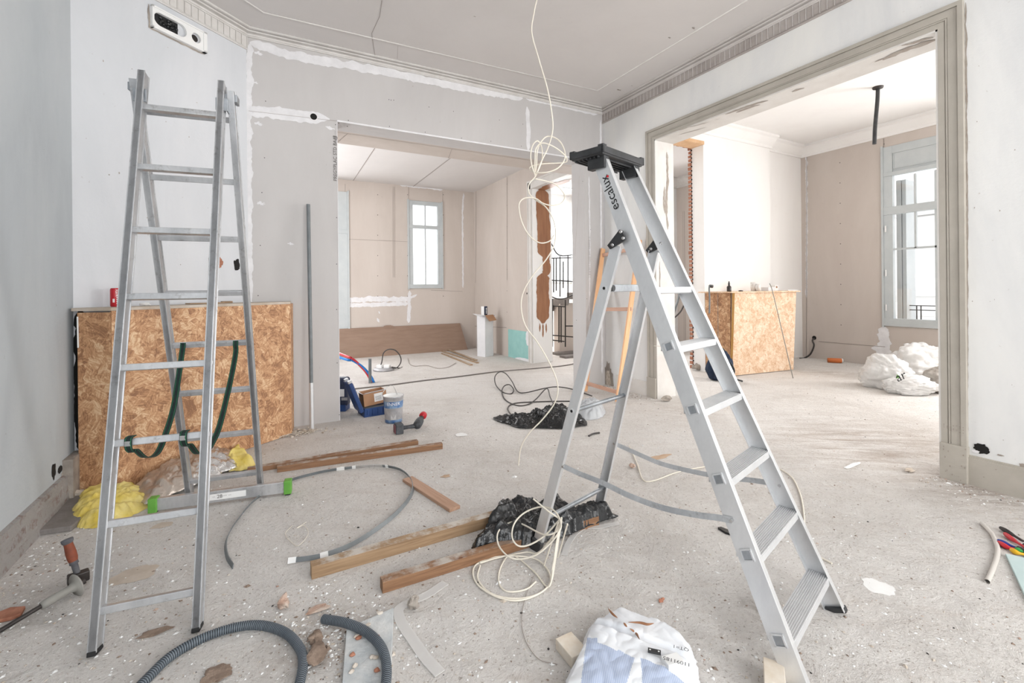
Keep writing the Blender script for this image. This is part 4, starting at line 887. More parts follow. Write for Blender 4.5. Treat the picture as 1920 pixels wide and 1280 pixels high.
# ------------------------------------------------------------------ two-section ladder (left)
EX, EY, EA = -.329, 2.647, -1.704
EU = V((math.cos(EA), math.sin(EA), 0)); EW = V((-math.sin(EA), math.cos(EA), 0))
def EL(u, w, z): return V((EX, EY, 0)) + EU * u + EW * w + V((0, 0, z))
NT_, NB_, NZ, NW = 0., .498, 2.313, .314
FT_, FB_, FZ, FW = -.006, -.787, 2.286, .386
def ext_ladder():
    t = thing('folding_ladder', EL(-.1, 0, 0), 'dusty two-section aluminium rung ladder standing as an A-frame by the left chipboard box', 'ladder')
    for (uT, uB, zT, w_, nm) in ((NT_, NB_, NZ, NW, 'front'), (FT_, FB_, FZ, FW, 'rear')):
        for s in (-1, 1):
            a = EL(uT, s * w_ / 2, zT); b = EL(uB, s * w_ / 2, .0); d = (b - a).normalized(); n1 = EW.cross(d).normalized()
            mb = MB(); mb.obox((a + b - d * .012) / 2, (b - a - d * .012) / 2, n1 * .029, EW * .0115)
            mb.obox((a + b - d * .012) / 2 + n1 * .026, (b - a - d * .012) / 2, n1 * .003, EW * .0145); mb.obox((a + b - d * .012) / 2 - n1 * .026, (b - a - d * .012) / 2, n1 * .003, EW * .0145)
            rail_mb = mb
            if nm == 'front': MB().obox(b - d * .010, d * .009, n1 * .030, EW * .014).build('rubber_foot', M_rubber, t, bevel=.003)
            z0 = .135 if nm == 'front' else .146
            for k in range(8):
                zz = z0 + .287 * k; c = a.lerp(b, 1 - zz / zT) + EW * s * .0125; rail_mb.obox(c, d * .009, n1 * .011, EW * .001)
            rail_mb.build(nm + '_rail', M_aluold, t, bevel=.002)
        for k in range(8 if nm == 'front' else 8):
            zz = (.135 if nm == 'front' else .146) + .287 * k
            if zz > zT - .05: continue
            u0 = uT + (uB - uT) * (1 - zz / zT); d = (EL(uB, 0, 0) - EL(uT, 0, zT)).normalized(); n1 = EW.cross(d)
            MB().obox(EL(u0, 0, zz), EW * (w_ / 2 - .008), d * .0135, n1 * .0135).build('rung', M_aluold, t, bevel=.003)
    for s in (-1, 1): # hook brackets where the sections lock
        c = EL(.0, s * NW / 2, 2.20); mb = MB()
        mb.obox(c + EU * .035 + EW * s * .004, EU * .004, EW * .026, (0, 0, .03)); mb.obox(c + EW * s * .024, EU * .036, EW * .003, (0, 0, .028)); mb.obox(EL(-.03, s * FW / 2, 2.25), EU * .03, EW * .026, (0, 0, .018))
        mb.build('hook_bracket', M_galv, t, bevel=.002)
    # stabiliser bar on the floor
    a = onZ(296, 944, .05); b = onZ(540, 911, .05); dv = (b - a).normalized(); a2 = a - dv * .02; b2 = b + dv * 0
    mb = MB(); mb.beam(a2, b2, .032, .07); mb.build('stabiliser_bar', M_aluold, t, bevel=.003)
    for q, p in ((-1, a2), (1, b2)):
        mb = MB(); mb.obox(p, dv * .022, dv.cross(V((0, 0, 1))) * .028, (0, 0, .042), 0); mb.obox(p - V((0, 0, .035)), dv * .016, dv.cross(V((0, 0, 1))) * .02, (0, 0, .018), 1)
        mb.build('end_cap', [M_green, M_rubber], t, bevel=.004)
    fr = dv.cross(V((0, 0, 1))); fr = fr if fr.y < 0 else -fr
    m_ = a2.lerp(b2, .52); mb = MB(); mb.obox(m_ + fr * .0175 , dv * .11, fr * .001, (0, 0, .018), 0)
    text_mb(mb, '\u00b7\u00b7 28\u00b7\u00b7\u00b7 \u00b7\u00b7', m_ + fr * .019 - dv * .07 - V((0, 0, .008)), dv, (0, 0, 1), .03, 1)
    mb.build('rating_sticker', [M_label, M_stamp], t)
ext_ladder()
# webbing straps between the two sections
def webbing(px_w, top_w, label):
    zf = .146 + .287 * 3; uf = FT_ + (FB_ - FT_) * (1 - zf / FZ); zn = .135 + .287 * 2; un = NT_ + (NB_ - NT_) * (1 - zn / NZ)
    A = onP(*top_w, EL(uf, 0, zf), EU); A.z = zf; Bn = onP(*px_w[-1], EL(un, 0, zn), EU); Bn.z = zn
    nrm = (Bn - A).cross(V((0, 0, 1)))
    P = [A + EU * .018 + V((0, 0, .014)), A + EU * .022 - V((0, 0, .01))] + [onP(u, v, A, nrm) for u, v in px_w[:-1]] + [Bn - V((0, 0, .045)) - EU * .012, Bn + EU * .02 - V((0, 0, .02)), Bn + EU * .02 + V((0, 0, .018)), Bn - EU * .018 + V((0, 0, .02))]
    pts = catmull(P, 8); t = thing('webbing_strap', Bn, label, 'strap', 'webbing straps on the rung ladder')
    sd = EW + EU * .25
    mb = MB(); mb.band(pts, .028, .0022, sd); mb.build('webbing', M_strap, t)
    for q in (-1, 1): MB().band([p + sd * .0095 * q for p in pts], .0026, .0027, sd).build('edge_stripe', M_strapedge, t)
    mb = MB(); mb.obox(Bn + EU * .024, EW * .012, EU * .003, (0, 0, .010)); mb.build('buckle', M_steel, t, bevel=.002)
webbing(((340, 670), (335, 705), (325, 765), (310, 815), (294, 850), (272, 857), (253, 842), (245, 822)), (345, 634), 'left of the two dark green webbing straps slung between the ladder sections')
webbing(((442, 660), (436, 695), (425, 745), (411, 800), (398, 830), (386, 846), (370, 850), (355, 832), (347, 814)), (443, 632), 'right of the two dark green webbing straps slung between the ladder sections')

# ------------------------------------------------------------------ wooden ladder in the corner
def wood_ladder():
    f = [V((3.52, 4.615, 0)), V((3.50, 3.99, 0))]; tp = [V((3.985, 4.80, 1.83)), V((3.985, 4.12, 1.88))]
    t = thing('wooden_ladder', (3.5, 4.3, 0), 'pale orange wooden ladder leaning in the corner behind the step ladder', 'ladder')
    for a, b in zip(f, tp):
        mb = MB(); mb.beam(a + V((.0, 0, .012)), b, .026, .06, (1, 0, .26)); mb.build('stile', M_ladderwood, t, grain=(b - a), bevel=.003)
    for fr in (.06, .56, .95):
        a = f[0].lerp(tp[0], fr); b = f[1].lerp(tp[1], fr); mb = MB(); mb.beam(a - (b - a) * .06, b + (b - a) * .03, .02, .045, (0, 0, 1)); mb.build('rung', M_rungwood, t, grain=b - a, bevel=.003)
wood_ladder()

# ------------------------------------------------------------------ chipboard boxing round the fireplaces
def osb_left():
    t = thing('chipboard_boxing', (-.5, 4.1, 0), 'large chipboard box covering the corner fireplace, behind the rung ladder', 'box')
    a, b = V((-.874, 3.835, 0)), V((.203, 4.598, 0)); d = (b - a).normalized(); n_ = V((d.y, -d.x, 0)); c = V((-1.062, 3.915, 0))
    zt = 1.185
    mb = MB(); quadwall(mb, a, b, 0.005, zt, -n_ * .018); mb.build('front_panel', M_osb, t)
    d2 = (c - a).normalized(); n2 = V((-d2.y, d2.x, 0)); n2 = n2 if n2.y < 0 else -n2
    mb = MB(); quadwall(mb, a + d2 * .004, c, 0.005, zt - .01, -n2 * .018); mb.build('side_panel', M_osb, t)
    e = V((.28, 4.85, 0)); mb = MB(); quadwall(mb, b, V((.235, 4.84, 0)), 0.005, zt, (-.018, 0.006, 0)); mb.build('side_panel', M_osb, t)
    # worktop slab
    pa, pb = a + n_ * .02 - d * .0, b + n_ * .0 + d * .0
    mb = MB(); mb.prism([V((c.x - .03, c.y - .0, zt)), V((a.x - .0, a.y - .012, zt)), V((b.x + .0, b.y, zt)), V((.22, 4.84, zt)), V((-.1, 4.84, zt)), V((-1.09, 3.99, zt))], (0, 0, .02)); mb.build('top_board', M_slabwood, t, bevel=.002)
    mb = MB(); mb.beam(c + V((.004, -.002, .95)), c + V((.002, -.002, 1.15)), .005, .008); mb.build('edge_batten', M_label, t)
M_slabwood = simple('dusty_board_top', 'b3a493', .85, col2='c9bfb3', vs=7)
osb_left()
def osb_right():
    t = thing('chipboard_boxing', (6.6, 4.5, 0), 'pale chipboard box against the white chimney breast in the side room', 'box')
    a, b = V((5.955, 4.33, 0)), V((7.22, 4.18, 0)); zt = 1.215
    mb = MB(); mb.prism([a + V((0, 0, .01)), b + V((0, 0, .01)), V((7.33, 4.19, zt)), V((5.99, 4.33, zt))], (0, .018, 0)); mb.build('front_panel', M_osbpale, t)
    mb = MB(); quadwall(mb, a + V((0, .02, 0)), V((5.955, 4.775, 0)), .01, zt, (.018, 0, 0)); seam(mb, (5.953, 4.55, .02), (5.953, 4.55, zt), .008, 1, nb); mb.build('side_panel', [M_osb, M_seam], t)
    mb = MB(); mb.beam((5.962, 4.345, .02), (5.985, 4.31, zt), .03, .03); mb.build('corner_batten', M_yelwood, t, grain=(0, 0, 1))
    mb = MB(); mb.prism([(5.78, 4.70, zt), (5.93, 4.30, zt), (7.38, 4.15, zt), (7.40, 4.775, zt), (5.80, 4.775, zt)], (0, 0, .018)); mb.build('top_board', M_osbpale, t)
M_yelwood = mk_wood('ochre_batten', 'a97a3d', 'bd8e4e', 'c99c5c')
osb_right()

# ------------------------------------------------------------------ small things on the left box
ztop = 1.205
def can():
    p = onP(216, 566, PL + dn * .09, dn); p.z = ztop; t = thing('drinks_can', (p.x, p.y, ztop), 'red printed tin standing on the left chipboard box', 'tin')
    mb = MB(); mb.lathe([(0, 0), (.022, 0), (.027, .008), (.027, .118), (.023, .128), (0, .128)], p, n=28); mb.build('can_body', M_redcan, t)
    mb = MB()
    def wr(a0, zz):
        return lambda x, y: V((p.x, p.y, p.z + zz + x)) + V((math.cos(a0 + y / .027), math.sin(a0 + y / .027), 0)) * .0275
    base = math.atan2(-p.y, -p.x)
    for k in range(5): mb.add([V((p.x, p.y, p.z)) + V((math.cos(base + .25 + j * .35) * .0275, math.sin(base + .25 + j * .35) * .0275, .02 + k * .014 + dz)) for j, dz in ((0, 0), (1, 0), (1, .007), (0, .007))], [(0, 1, 2, 3)])
    mb.add([V((p.x, p.y, p.z)) + V((math.cos(base - .5 + j * .4) * .0275, math.sin(base - .5 + j * .4) * .0275, .03 + dz)) for j, dz in ((0, 0), (1, 0), (1, .025), (0, .025))], [(0, 1, 2, 3)])
    text_mb(mb, 'max', p, (0, 0, 1), (1, 0, 0), .03, 0, wrap=wr(base + .1, .07)); mb.build('white_print', M_label, t)
can()
mb = MB(); chunk(mb, (lambda q: V((q.x, q.y, ztop)))(onP(273, 566, PL + dn * .12, dn)), (.035, .03, .02), seed=3); tag(mb.build('plaster_lump', M_label), 'small white plaster lump on top of the left chipboard box', 'rubble')
p = onP(385, 562, PL + dn * .16, dn); p.z = ztop; mb = MB(); mb.obox(p + V((0, 0, .006)), V((.11, .05, 0)), V((-.02, .03, 0)), (0, 0, .004)); tag(mb.build('wood_offcut', M_timberpale), 'thin wood offcut lying on top of the left chipboard box', 'wood')
p = onP(425, 563, PL + dn * .10, dn); p.z = ztop; mb = MB(); mb.obox(p + V((0, 0, .008)), V((.035, .01, 0)), V((-.01, .03, 0)), (0, 0, .008)); tag(mb.build('wood_block', M_timberpale), 'short wood block on top of the left chipboard box near the right end', 'wood')

# vent box high on the diagonal wall
def vent():
    c4 = [onP(u, v, PL, dn) for u, v in ((281, 8), (384, 62), (381, 99), (278, 50))]; zt_ = 3.47; zb = 3.30
    x0, x1 = (c4[0] - PL).dot(dg), (c4[1] - PL).dot(dg); o = PL.copy()
    t = thing('vent_box', o + dg * (x0 + x1) / 2 + V((0, 0, zb)), 'white recessed ventilation outlet high on the diagonal wall with a slot and a round port', 'vent')
    def Q(s, z, d_): return o + dg * s + V((0, 0, z)) + dn * d_
    mb = MB(); fr = .012
    for (a, b, c, d) in ((x0, x1, zt_ - fr, zt_), (x0, x1, zb, zb + fr), (x0, x0 + fr, zb, zt_), (x1 - .03, x1, zb, zt_)): mb.obox(Q((a + b) / 2, (c + d) / 2, .008), dg * (b - a) / 2, (0, 0, (d - c) / 2), dn * .022)
    # face plate with slot and hole: built as a ring mesh
    def plate(cx, hw, r_, s0, s1):
        ring = []
        for k in range(32):
            a = 2 * math.pi * k / 32; sx = (hw if math.cos(a) > 0 else -hw); ring.append((cx + sx + r_ * math.cos(a), zm + r_ * math.sin(a)))
        outer = []
        for k in range(32):
            a = 2 * math.pi * k / 32; cxx, czz = math.cos(a), math.sin(a); m_ = max(abs(cxx), abs(czz)); xx = cxx / m_; zz = czz / m_
            outer.append(((s0 + s1) / 2 + xx * (s1 - s0) / 2, zm + zz * (zt_ - zb) / 2))
        vs = [Q(a, b, .024) for a, b in outer] + [Q(a, b, .024) for a, b in ring] + [Q(a, b, .002) for a, b in ring]
        fs = []
        for k in range(32): j = (k + 1) % 32; fs += [(k, j, 32 + j, 32 + k), (32 + k, 32 + j, 64 + j, 64 + k)]
        mb.add(vs, fs, 0)
    zm = (zb + zt_) / 2; L = x1 - x0; sp = x0 + L * .63
    plate(x0 + L * .32, L * .17, .05, x0, sp); plate(x0 + L * .79, 0, .038, sp, x1 - .02)
    mb.build('face_plate', M_label, t)
    mb = MB(); mb.obox(Q(x0 + L * .27, zm, .0035), dg * L * .2, (0, 0, .046), dn * .001); 
    for k in range(30): chunk(mb, Q(x0 + L * (.15 + .3 * random.random()), zm - .03 + .05 * random.random(), .004), (.012, .012, .012), 0, seed=k, sub=1, flat=1)
    mb.build('foil_duct_lining', M_film, t)
    mb = MB(); mb.disc(Q(x0 + L * .785, zm, .0045), dn, .028, 20); mb.build('port_bore', M_darksteel, t)
    mb = MB(); jag_strip(mb, [Q(x0 - .008, zt_, 0), Q(x0 - .006, zb, 0), Q(x1, zb - .006, 0)], dn, .02, 0, jag=.9, seed=4); mb.build('broken_edge', M_stone, t)
vent()

# leaning pole beside the opening
a = onZ(585, 806); b = onY(578, 383, 4.80); m_ = a.lerp(b, .205)
t = thing('steel_pole', a, 'long grey steel pole leaning on the plasterboard, left of the wide opening', 'pole')
MB().tube([m_, b], .017, 14).build('tube', M_grey, t)
MB().tube([a + V((0, 0, .01)), m_], .019, 14).build('lower_sleeve', M_alustep, t)
mb = MB()
for k in range(60):
    x = .1 + random.gauss(.22, .12); y = 4.62 + random.gauss(0, .05); chunk(mb, (x, y, 0), (.006 + random.random() * .012,) * 3, 0, seed=k, sub=1)
for k in range(26):
    x = .02 + random.random() * .35; y = 4.52 + random.random() * .12; a_ = random.random() * 3; L = .03 + random.random() * .06
    mb.tube(catmull([(x, y, .006), (x + L * math.cos(a_), y + L * math.sin(a_) * .5, .02), (x + 2 * L * math.cos(a_ + .4), y + 2 * L * math.sin(a_ + .4) * .5, .008)], 3), .003, 5)
tag(mb.build('swept_rubble', M_rubble), 'little heap of splinters and plaster crumbs at the foot of the grey pole', 'rubble', kind='stuff')

# ------------------------------------------------------------------ corner slab, glass wool, foil
P = [onZ(u, v) for u, v in ((70, 1005), (134, 996), (160, 975), (146, 925), (128, 935), (108, 968))]
mb = MB(); mb.prism([V((p.x, p.y, .0)) for p in P], (0, 0, .03)); tag(mb.build('stone_slab', M_slate, bevel=.006), 'grey hearth slab in the far left corner beside the chipboard box', 'slab')
mb = MB(); chunk(mb, onZ(146, 935), (.03, .03, .05), seed=12); tag(mb.build('pale_stone', M_rubble), 'pale lump of stone between the left wall and the chipboard box', 'rubble')
def wool():
    t = thing('insulation_batt', onZ(230, 950), 'foil-faced yellow glass wool slumped along the foot of the left chipboard box', 'insulation')
    O = [onZ(u, v) for u, v in ((127, 972), (150, 990), (205, 985), (262, 960), (285, 945), (278, 925), (240, 912), (200, 915), (150, 930), (140, 950))]
    def h(x, y, t_): return .004 + .055 * (1 - (1 - min(1, t_ * 1.6)) ** 2) + .026 * abs(math.sin((y - x * .32) * 26 + 1.5 * noise.noise(V((x * 4, y * 4, 2))))) * min(1, t_ * 4) + .014 * noise.noise(V((x * 40, y * 40, 3))) * min(1, t_ * 5)
    mb = MB(); dome(mb, O, h, 40, 200, jit=.012); mb.build('glass_wool', M_yellow, t)
    O = [onZ(u, v) for u, v in ((448, 846), (455, 868), (478, 872), (470, 880), (430, 884), (425, 868))]
    def h2(x, y, t_): return .01 + .09 * (1 - (1 - min(1, t_ * 1.6)) ** 2) + .04 * noise.noise(V((x * 14, y * 14, 1))) * min(1, t_ * 5)
    mb = MB(); dome(mb, O, h2, 20, 90, jit=.02); mb.build('glass_wool', M_yellow, t)
    O = [onZ(u, v) for u, v in ((244, 934), (270, 952), (290, 948), (345, 925), (420, 892), (450, 878), (448, 858), (420, 848), (380, 855), (330, 880), (280, 905), (255, 918))]
    def h3(x, y, t_): return .03 + .085 * (1 - (1 - min(1, t_ * 1.3)) ** 2) + .05 * abs(noise.noise(V((x * 11, y * 11, 8)))) * min(1, t_ * 5) + .02 * abs(noise.noise(V((x * 35, y * 35, 8)))) * min(1, t_ * 5)
    FA, FB = onZ(345, 950), onZ(395, 850)
    mb = MB(); dome(mb, O, h3, 34, 170, jit=.02, mif=lambda c: 1 if (c - FA).cross(FB - FA).z < 0 else 0); mb.build('foil_facing', [M_foil, M_kraft], t)
wool()

# ------------------------------------------------------------------ hammer and chisel bottom left
def hammer():
    top = V(onZ(128, 1095)) ; hd = onZ(147, 1084, .03)
    a = V((hd.x, hd.y, .035)); e = onP(125, 1010, a, (math.sin(YAW), math.cos(YAW), 0))
    t = thing('club_hammer', (a.x, a.y, 0), 'club hammer standing on its head with an orange and grey rubber handle', 'hammer')
    d = (e - a).normalized(); L = (e - a).length
    mb = MB(); mb.lathe([(.011, 0), (.012, .06), (.016, L * .35), (.0155, L * .45)], a, d, 16); mb.build('shaft', M_greydark, t)
    mb = MB(); mb.lathe([(.0155, L * .42), (.0185, L * .5), (.019, L * .65), (.016, L * .85), (.0165, L * .9)], a, d, 16, mif=lambda i: 0); mb.build('grip', M_orangegrip, t)
    mb = MB(); mb.lathe([(.0165, L * .88), (.021, L * .93), (.021, L * .99), (0, L)], a, d, 16); mb.build('butt_cap', M_greydark, t)
    r_ = V((.93, .36, 0)); mb = MB(); mb.obox(a, r_ * .036, V((-.36, .93, 0)) * .02, V((0, 0, 1)) * .022); mb.build('hammer_head', M_darksteel, t, bevel=.005)
hammer()
def chisel():
    a = onZ(152, 1092, .045); b = onZ(78, 1135, .03); c = onZ(-10, 1188, .008)
    b = onZ(77, 1136, .03)
    t = thing('guarded_chisel', onZ(60, 1145), 'long black cold chisel with grey round hand guard lying beside the club hammer', 'chisel')
    d = (a - b).normalized()
    MB().tube([b, c], .0085, 10).build('steel_bar', M_darksteel, t)
    mb = MB(); L = (a - b).length; mb.lathe([(0, 0), (.015, 0), (.017, .02), (.016, L * .7), (.022, L * .82), (.048, L * .85), (.05, L * .88), (.044, L * .91), (.018, L * .91), (0, L * .91)], b, d, 28); mb.build('hand_guard', M_greyplastic, t)
    MB().tube([a - d * .03, a + d * .012], .013, 12).build('striking_end', M_darksteel, t)
chisel()
P = [onZ(u, v, .012) for u, v in ((-15, 1165), (20, 1158), (40, 1150), (48, 1136), (20, 1138), (-15, 1152))]
mb = MB(); mb.prism([V((p.x, p.y, .0)) for p in P], (0, 0, .014)); tag(mb.build('terracotta_shard', M_terracotta, bevel=.003), 'flat terracotta shard at the left edge beside the chisel', 'shard')

# ------------------------------------------------------------------ timbers
def timber(name, a, b, w, h, mat, label, cat='timber', z=0, group=None):
    a, b = V(a), V(b); a.z = b.z = z + h / 2
    mb = MB(); mb.beam(a, b, w, h); return tag(mb.build(name, mat, grain=b - a, bevel=.002), label, cat, group)
def mid(u1, v1, u2, v2): return onZ(u1, v1).lerp(onZ(u2, v2), .5)
timber('pine_batten', onZ(520, 884), onZ(829, 840), .045, .045, M_timber, 'front one of the two battens lying side by side left of the drill')
timber('pine_batten', onZ(464, 886), onZ(783, 832), .05, .035, M_timber, 'rear one of the two battens lying side by side left of the drill')
timber('pine_batten', onZ(583, 1081) , onZ(945, 975), .055, .058, M_timberpale, 'knotty batten running from bottom centre under the left of the near black sheet')
timber('pine_batten', onZ(715, 1107), onZ(1118, 981), .05, .05, M_timber, 'orange-brown batten with caked dusty top passing under the near black sheet')
timber('short_board', onZ(764, 900), onZ(853, 957), .075, .02, M_plank, 'short reddish board lying at the end of the grey metal strip loop', 'board')
# lime-caked plank bottom centre
P = [onZ(u, v, .02) for u, v in ((738, 1139), (732, 1300), (640, 1300), (650, 1178))]
mb = MB(); mb.prism([V((p.x, p.y, .0)) for p in P], (0, 0, .022)); mb2 = P
for k in range(12): chunk(mb, V((P[0].lerp(P[3], random.random()).lerp(P[1].lerp(P[2], random.random()), random.random() * .8).xy.to_3d() + V((0, 0, .02)))), (.012, .01, .01), 1 if k % 3 else 2, seed=k, sub=1)
tag(mb.build('caked_plank', [M_oldplank, M_rubble, M_terracotta], bevel=.003), 'grey plank caked with white mortar under the short corrugated conduit', 'plank')

# ------------------------------------------------------------------ grey metal strip loop
px = [(437, 1062), (425, 1040), (425, 1010), (445, 975), (480, 935), (530, 905), (600, 885), (660, 876), (712, 873), (750, 880), (772, 900), (772, 925), (750, 955), (715, 985), (660, 1020), (600, 1042), (540, 1051)]
pts = catmull([onZ(u, v, .013) for u, v in px], 8)
t = thing('flat_metal_strip', onZ(600, 960), 'flat grey strip curving in a big loop on the floor between the two ladders', 'strip')
mb = MB(); mb.band(pts, .022, .004, lambda i: V((0, 0, .75)) + V((math.sin(i * .05), math.cos(i * .05), 0)) * .5); mb.build('strip', M_grey, t)
for i0, i1 in ((52, 54), (56, 57), (66, 67), (118, 120), (126, 128)): mb = MB(); mb.band(pts[i0:i1 + 1], .026, .006, lambda i: V((0, 0, .75)) + V((math.sin(i0 * .05), math.cos(i0 * .05), 0)) * .5); mb.build('white_tape', M_label, t)
mb = MB(); mb.band(pts[57:66], .025, .0055, lambda i: V((0, 0, .75)) + V((math.sin(i * .05 + 2.9), math.cos(i * .05 + 2.9), 0)) * .5); mb.build('foil_tape', M_foil, t)

# ------------------------------------------------------------------ corrugated conduits
def conduit(pts, r_, label, pitch=.0078):
    pts = [V(p) for p in pts]; L = sum((b - a).length for a, b in zip(pts[:-1], pts[1:])); n_ = int(L / pitch * 4); out = []; rad = []; acc = 0; i = 0
    for k in range(n_ + 1):
        d = L * k / n_
        while i < len(pts) - 2 and acc + (pts[i + 1] - pts[i]).length < d: acc += (pts[i + 1] - pts[i]).length; i += 1
        out.append(pts[i].lerp(pts[i + 1], min(1, (d - acc) / (pts[i + 1] - pts[i]).length))); rad.append(r_ * (1, .99, .78, .99)[k % 4])
    mb = MB(); mb.tube(out, rad, 14)
    for i in range(len(out) - 1):
        if i % 4 in (1, 2): mb.m[i * 14:(i + 1) * 14] = [1] * 14  # groove rings coloured darker: their shade is put into the colour
    return tag(mb.build('corrugated_conduit', [M_conduit, M_grooveshade]), label, 'conduit')
rc = .0165
conduit(catmull([onZ(u, v, rc) for u, v in ((240, 1310), (275, 1273), (320, 1230), (380, 1196), (440, 1176), (490, 1172), (535, 1186), (562, 1215), (568, 1245), (560, 1290))], 12), rc, 'long grey corrugated conduit arching across the floor at bottom left')
conduit(catmull([onZ(u, v, rc + zz) for u, v, zz in ((607, 1160, 0), (650, 1168, .02), (688, 1185, .025), (715, 1213, .025), (725, 1250, .022), (722, 1300, .02))], 12), rc, 'short grey corrugated conduit crossing the caked plank at bottom centre')

# ------------------------------------------------------------------ black films and bags
def h_film(amp, sc, edge=6, base=.006, bulge=0):
    return lambda x, y, t_: base + (crump(x, y, sc, amp, 3) + bulge * math.sin(min(1, t_ * 1.2) * math.pi / 2)) * min(1, t_ * edge + .12)
O = [onZ(u, v, .03) for u, v in ((887, 1030), (890, 1008), (912, 985), (930, 970), (936, 950), (960, 936), (985, 932), (1010, 940), (1042, 926), (1055, 935), (1085, 950), (1118, 960), (1160, 962), (1130, 972), (1095, 985), (1060, 1000), (1020, 1012), (985, 1020), (950, 1022), (915, 1025))]
def over_batten(x, y):
    r_ = 0
    for p_, q_, top_ in ((onZ(583, 1081), onZ(945, 975), .072), (onZ(715, 1107), onZ(1125, 978), .068)):
        w = V((q_.x - p_.x, q_.y - p_.y)); v = V((x - p_.x, y - p_.y)); tt = max(0, min(1, v.dot(w) / w.dot(w))); dd_ = (v - w * tt).length
        if dd_ < .085: r_ = max(r_, top_ * min(1, (.085 - dd_) / .04))
    return r_
mb = MB(); dome(mb, O, lambda x, y, t_: max(over_batten(x, y) if t_ > .04 else 0, .012) + (crump(x, y, 14, .042, 3) + .024 + .02 * noise.noise(V((x * 5, y * 5, 2)))) * min(1, t_ * 5 + .2), 46, 260, jit=.012); tag(mb.build('black_plastic_sheet', M_film), 'crumpled black plastic sheet over the timbers at the near foot of the step ladder', 'plastic sheet')
O = [onZ(u, v, .02) for u, v in ((925, 781), (950, 778), (985, 783), (990, 778), (1005, 778), (1020, 770), (1045, 764), (1075, 766), (1101, 791), (1085, 797), (1060, 801), (1010, 800), (975, 800), (950, 792), (935, 788))]
mb = MB(); dome(mb, O, lambda x, y, t_: .01 + crump(x, y, 12, .06, 5) * min(1, t_ * 5 + .2) + .07 * min(1, t_ * 1.6) * (1 if x > 2.35 else .4), 40, 220, jit=.012); tag(mb.build('black_plastic_bag', M_film), 'twisted black plastic bag on the floor beyond the near legs of the step ladder', 'bag')
O = [onZ(u, v, .02) for u, v in ((1080, 775), (1085, 760), (1105, 755), (1125, 758), (1135, 766), (1130, 778), (1110, 784), (1090, 783))]
t = thing('clear_plastic_bag', onZ(1107, 772), 'small clear plastic bag holding something dark, beside the twisted black bag', 'bag')
mb = MB(); dome(mb, O, lambda x, y, t_: .008 + .095 * math.sin(min(1, t_ * 1.5) * math.pi / 2) + crump(x, y, 12, .04, 7) * min(1, t_ * 5), 26, 120, jit=.01); mb.build('film', M_bagclear, t)
mb = MB(); chunk(mb, onZ(1108, 773), (.11, .05, .05), seed=4, sub=3, rough=.2); mb.build('contents', M_bluedark, t)

# clear polythene strips
def strip_thing(px, w, label, z=.004):
    pts = catmull([onZ(u, v, z) for u, v in px], 6); mb = MB(); mb.band(pts, w, .003, lambda i: (pts[min(i + 1, len(pts) - 1)] - pts[max(i - 1, 0)]).cross(V((0, 0, 1)))); return tag(mb.build('plastic_strip', M_clear), label, 'strip')
strip_thing(((825, 1262), (800, 1235), (775, 1200), (752, 1165), (748, 1142), (765, 1130), (800, 1115), (835, 1092)), .040, 'long milky plastic strip bent in a V right of the caked plank')
strip_thing(((1058, 1040), (1065, 1020), (1078, 1000), (1098, 988), (1120, 988), (1160, 980)), .03, 'bent milky plastic strip at the near foot of the step ladder')

# ------------------------------------------------------------------ cables
def cable(name, pts, r_, mat, label, cat='cable', n=8): return tag(MB().tube(catmull(pts, n), r_, 8).build(name, mat), label, cat)
# hanging cream cable: plane roughly facing the viewer through the place where it meets the floor
Cp = onZ(972, 872); Cn = V((math.sin(YAW), math.cos(YAW), 0))
def hp(L, dep=0.0): return [onP(u, v, Cp + Cn * (dep if len(q) == 0 else q[0]), Cn) for u, v, *q in L]
t = thing('hanging_cable', Cp, 'thin cream cable hanging from the ceiling in tangled loops down to the floor', 'cable')
L1 = [(990, -64), (1008, -20), (1002, 20), (997, 60), (1010, 110), (1026, 165), (1035, 215), (1036, 245, .02), (1028, 275, .05), (1014, 305), (1004, 330), (992, 345), (992, 362), (1005, 375), (1025, 390), (1040, 420), (1040, 455), (1025, 485), (1000, 515), (982, 545), (977, 575), (985, 610), (1010, 645), (1035, 690), (1046, 725), (1040, 755), (1018, 785), (992, 812), (977, 838), (972, 872)]
MB().tube(catmull(hp(L1), 10), .0048, 8).build('hanging_run', M_white_cable, t)
L2 = [(1003, 328, -.03), (997, 310, -.03), (995, 290, -.03), (999, 272, -.03), (1008, 264, -.03), (1015, 275, .03), (1017, 292, .04), (1013, 310, .04), (1003, 328, .02), (1003, 300, -.05), (1005, 278, -.06), (1018, 268, -.06), (1040, 276, -.05), (1058, 290, 0), (1063, 300, .03), (1056, 305, .05), (1020, 307, .06), (998, 311, .06), (993, 317, .03), (1003, 323, -.03), (1025, 323, -.05), (1046, 315, -.04), (1058, 300, -.02), (1059, 285, .02), (1052, 268, .05), (1040, 258, .06), (1025, 256, .05), (1013, 268, .03), (1007, 285, 0), (1006, 305, 0), (1003, 330, 0)]
MB().tube(catmull(hp(L2), 8), .0048, 8).build('loop_tangle', M_white_cable, t)
L3 = [(1004, 335, .02), (1022, 339, .05), (1040, 345, .07), (1054, 358, .07), (1059, 370, .05), (1052, 381, .03), (1035, 385, 0), (1018, 381, -.02), (1004, 372, -.02), (985, 371, -.04), (974, 380, -.05), (974, 398, -.05), (980, 420, -.05), (993, 442, -.04), (1012, 455, -.02), (1030, 452, 0), (1039, 440, 0)]
MB().tube(catmull(hp(L3), 8), .0048, 8).build('loop_tangle', M_white_cable, t)
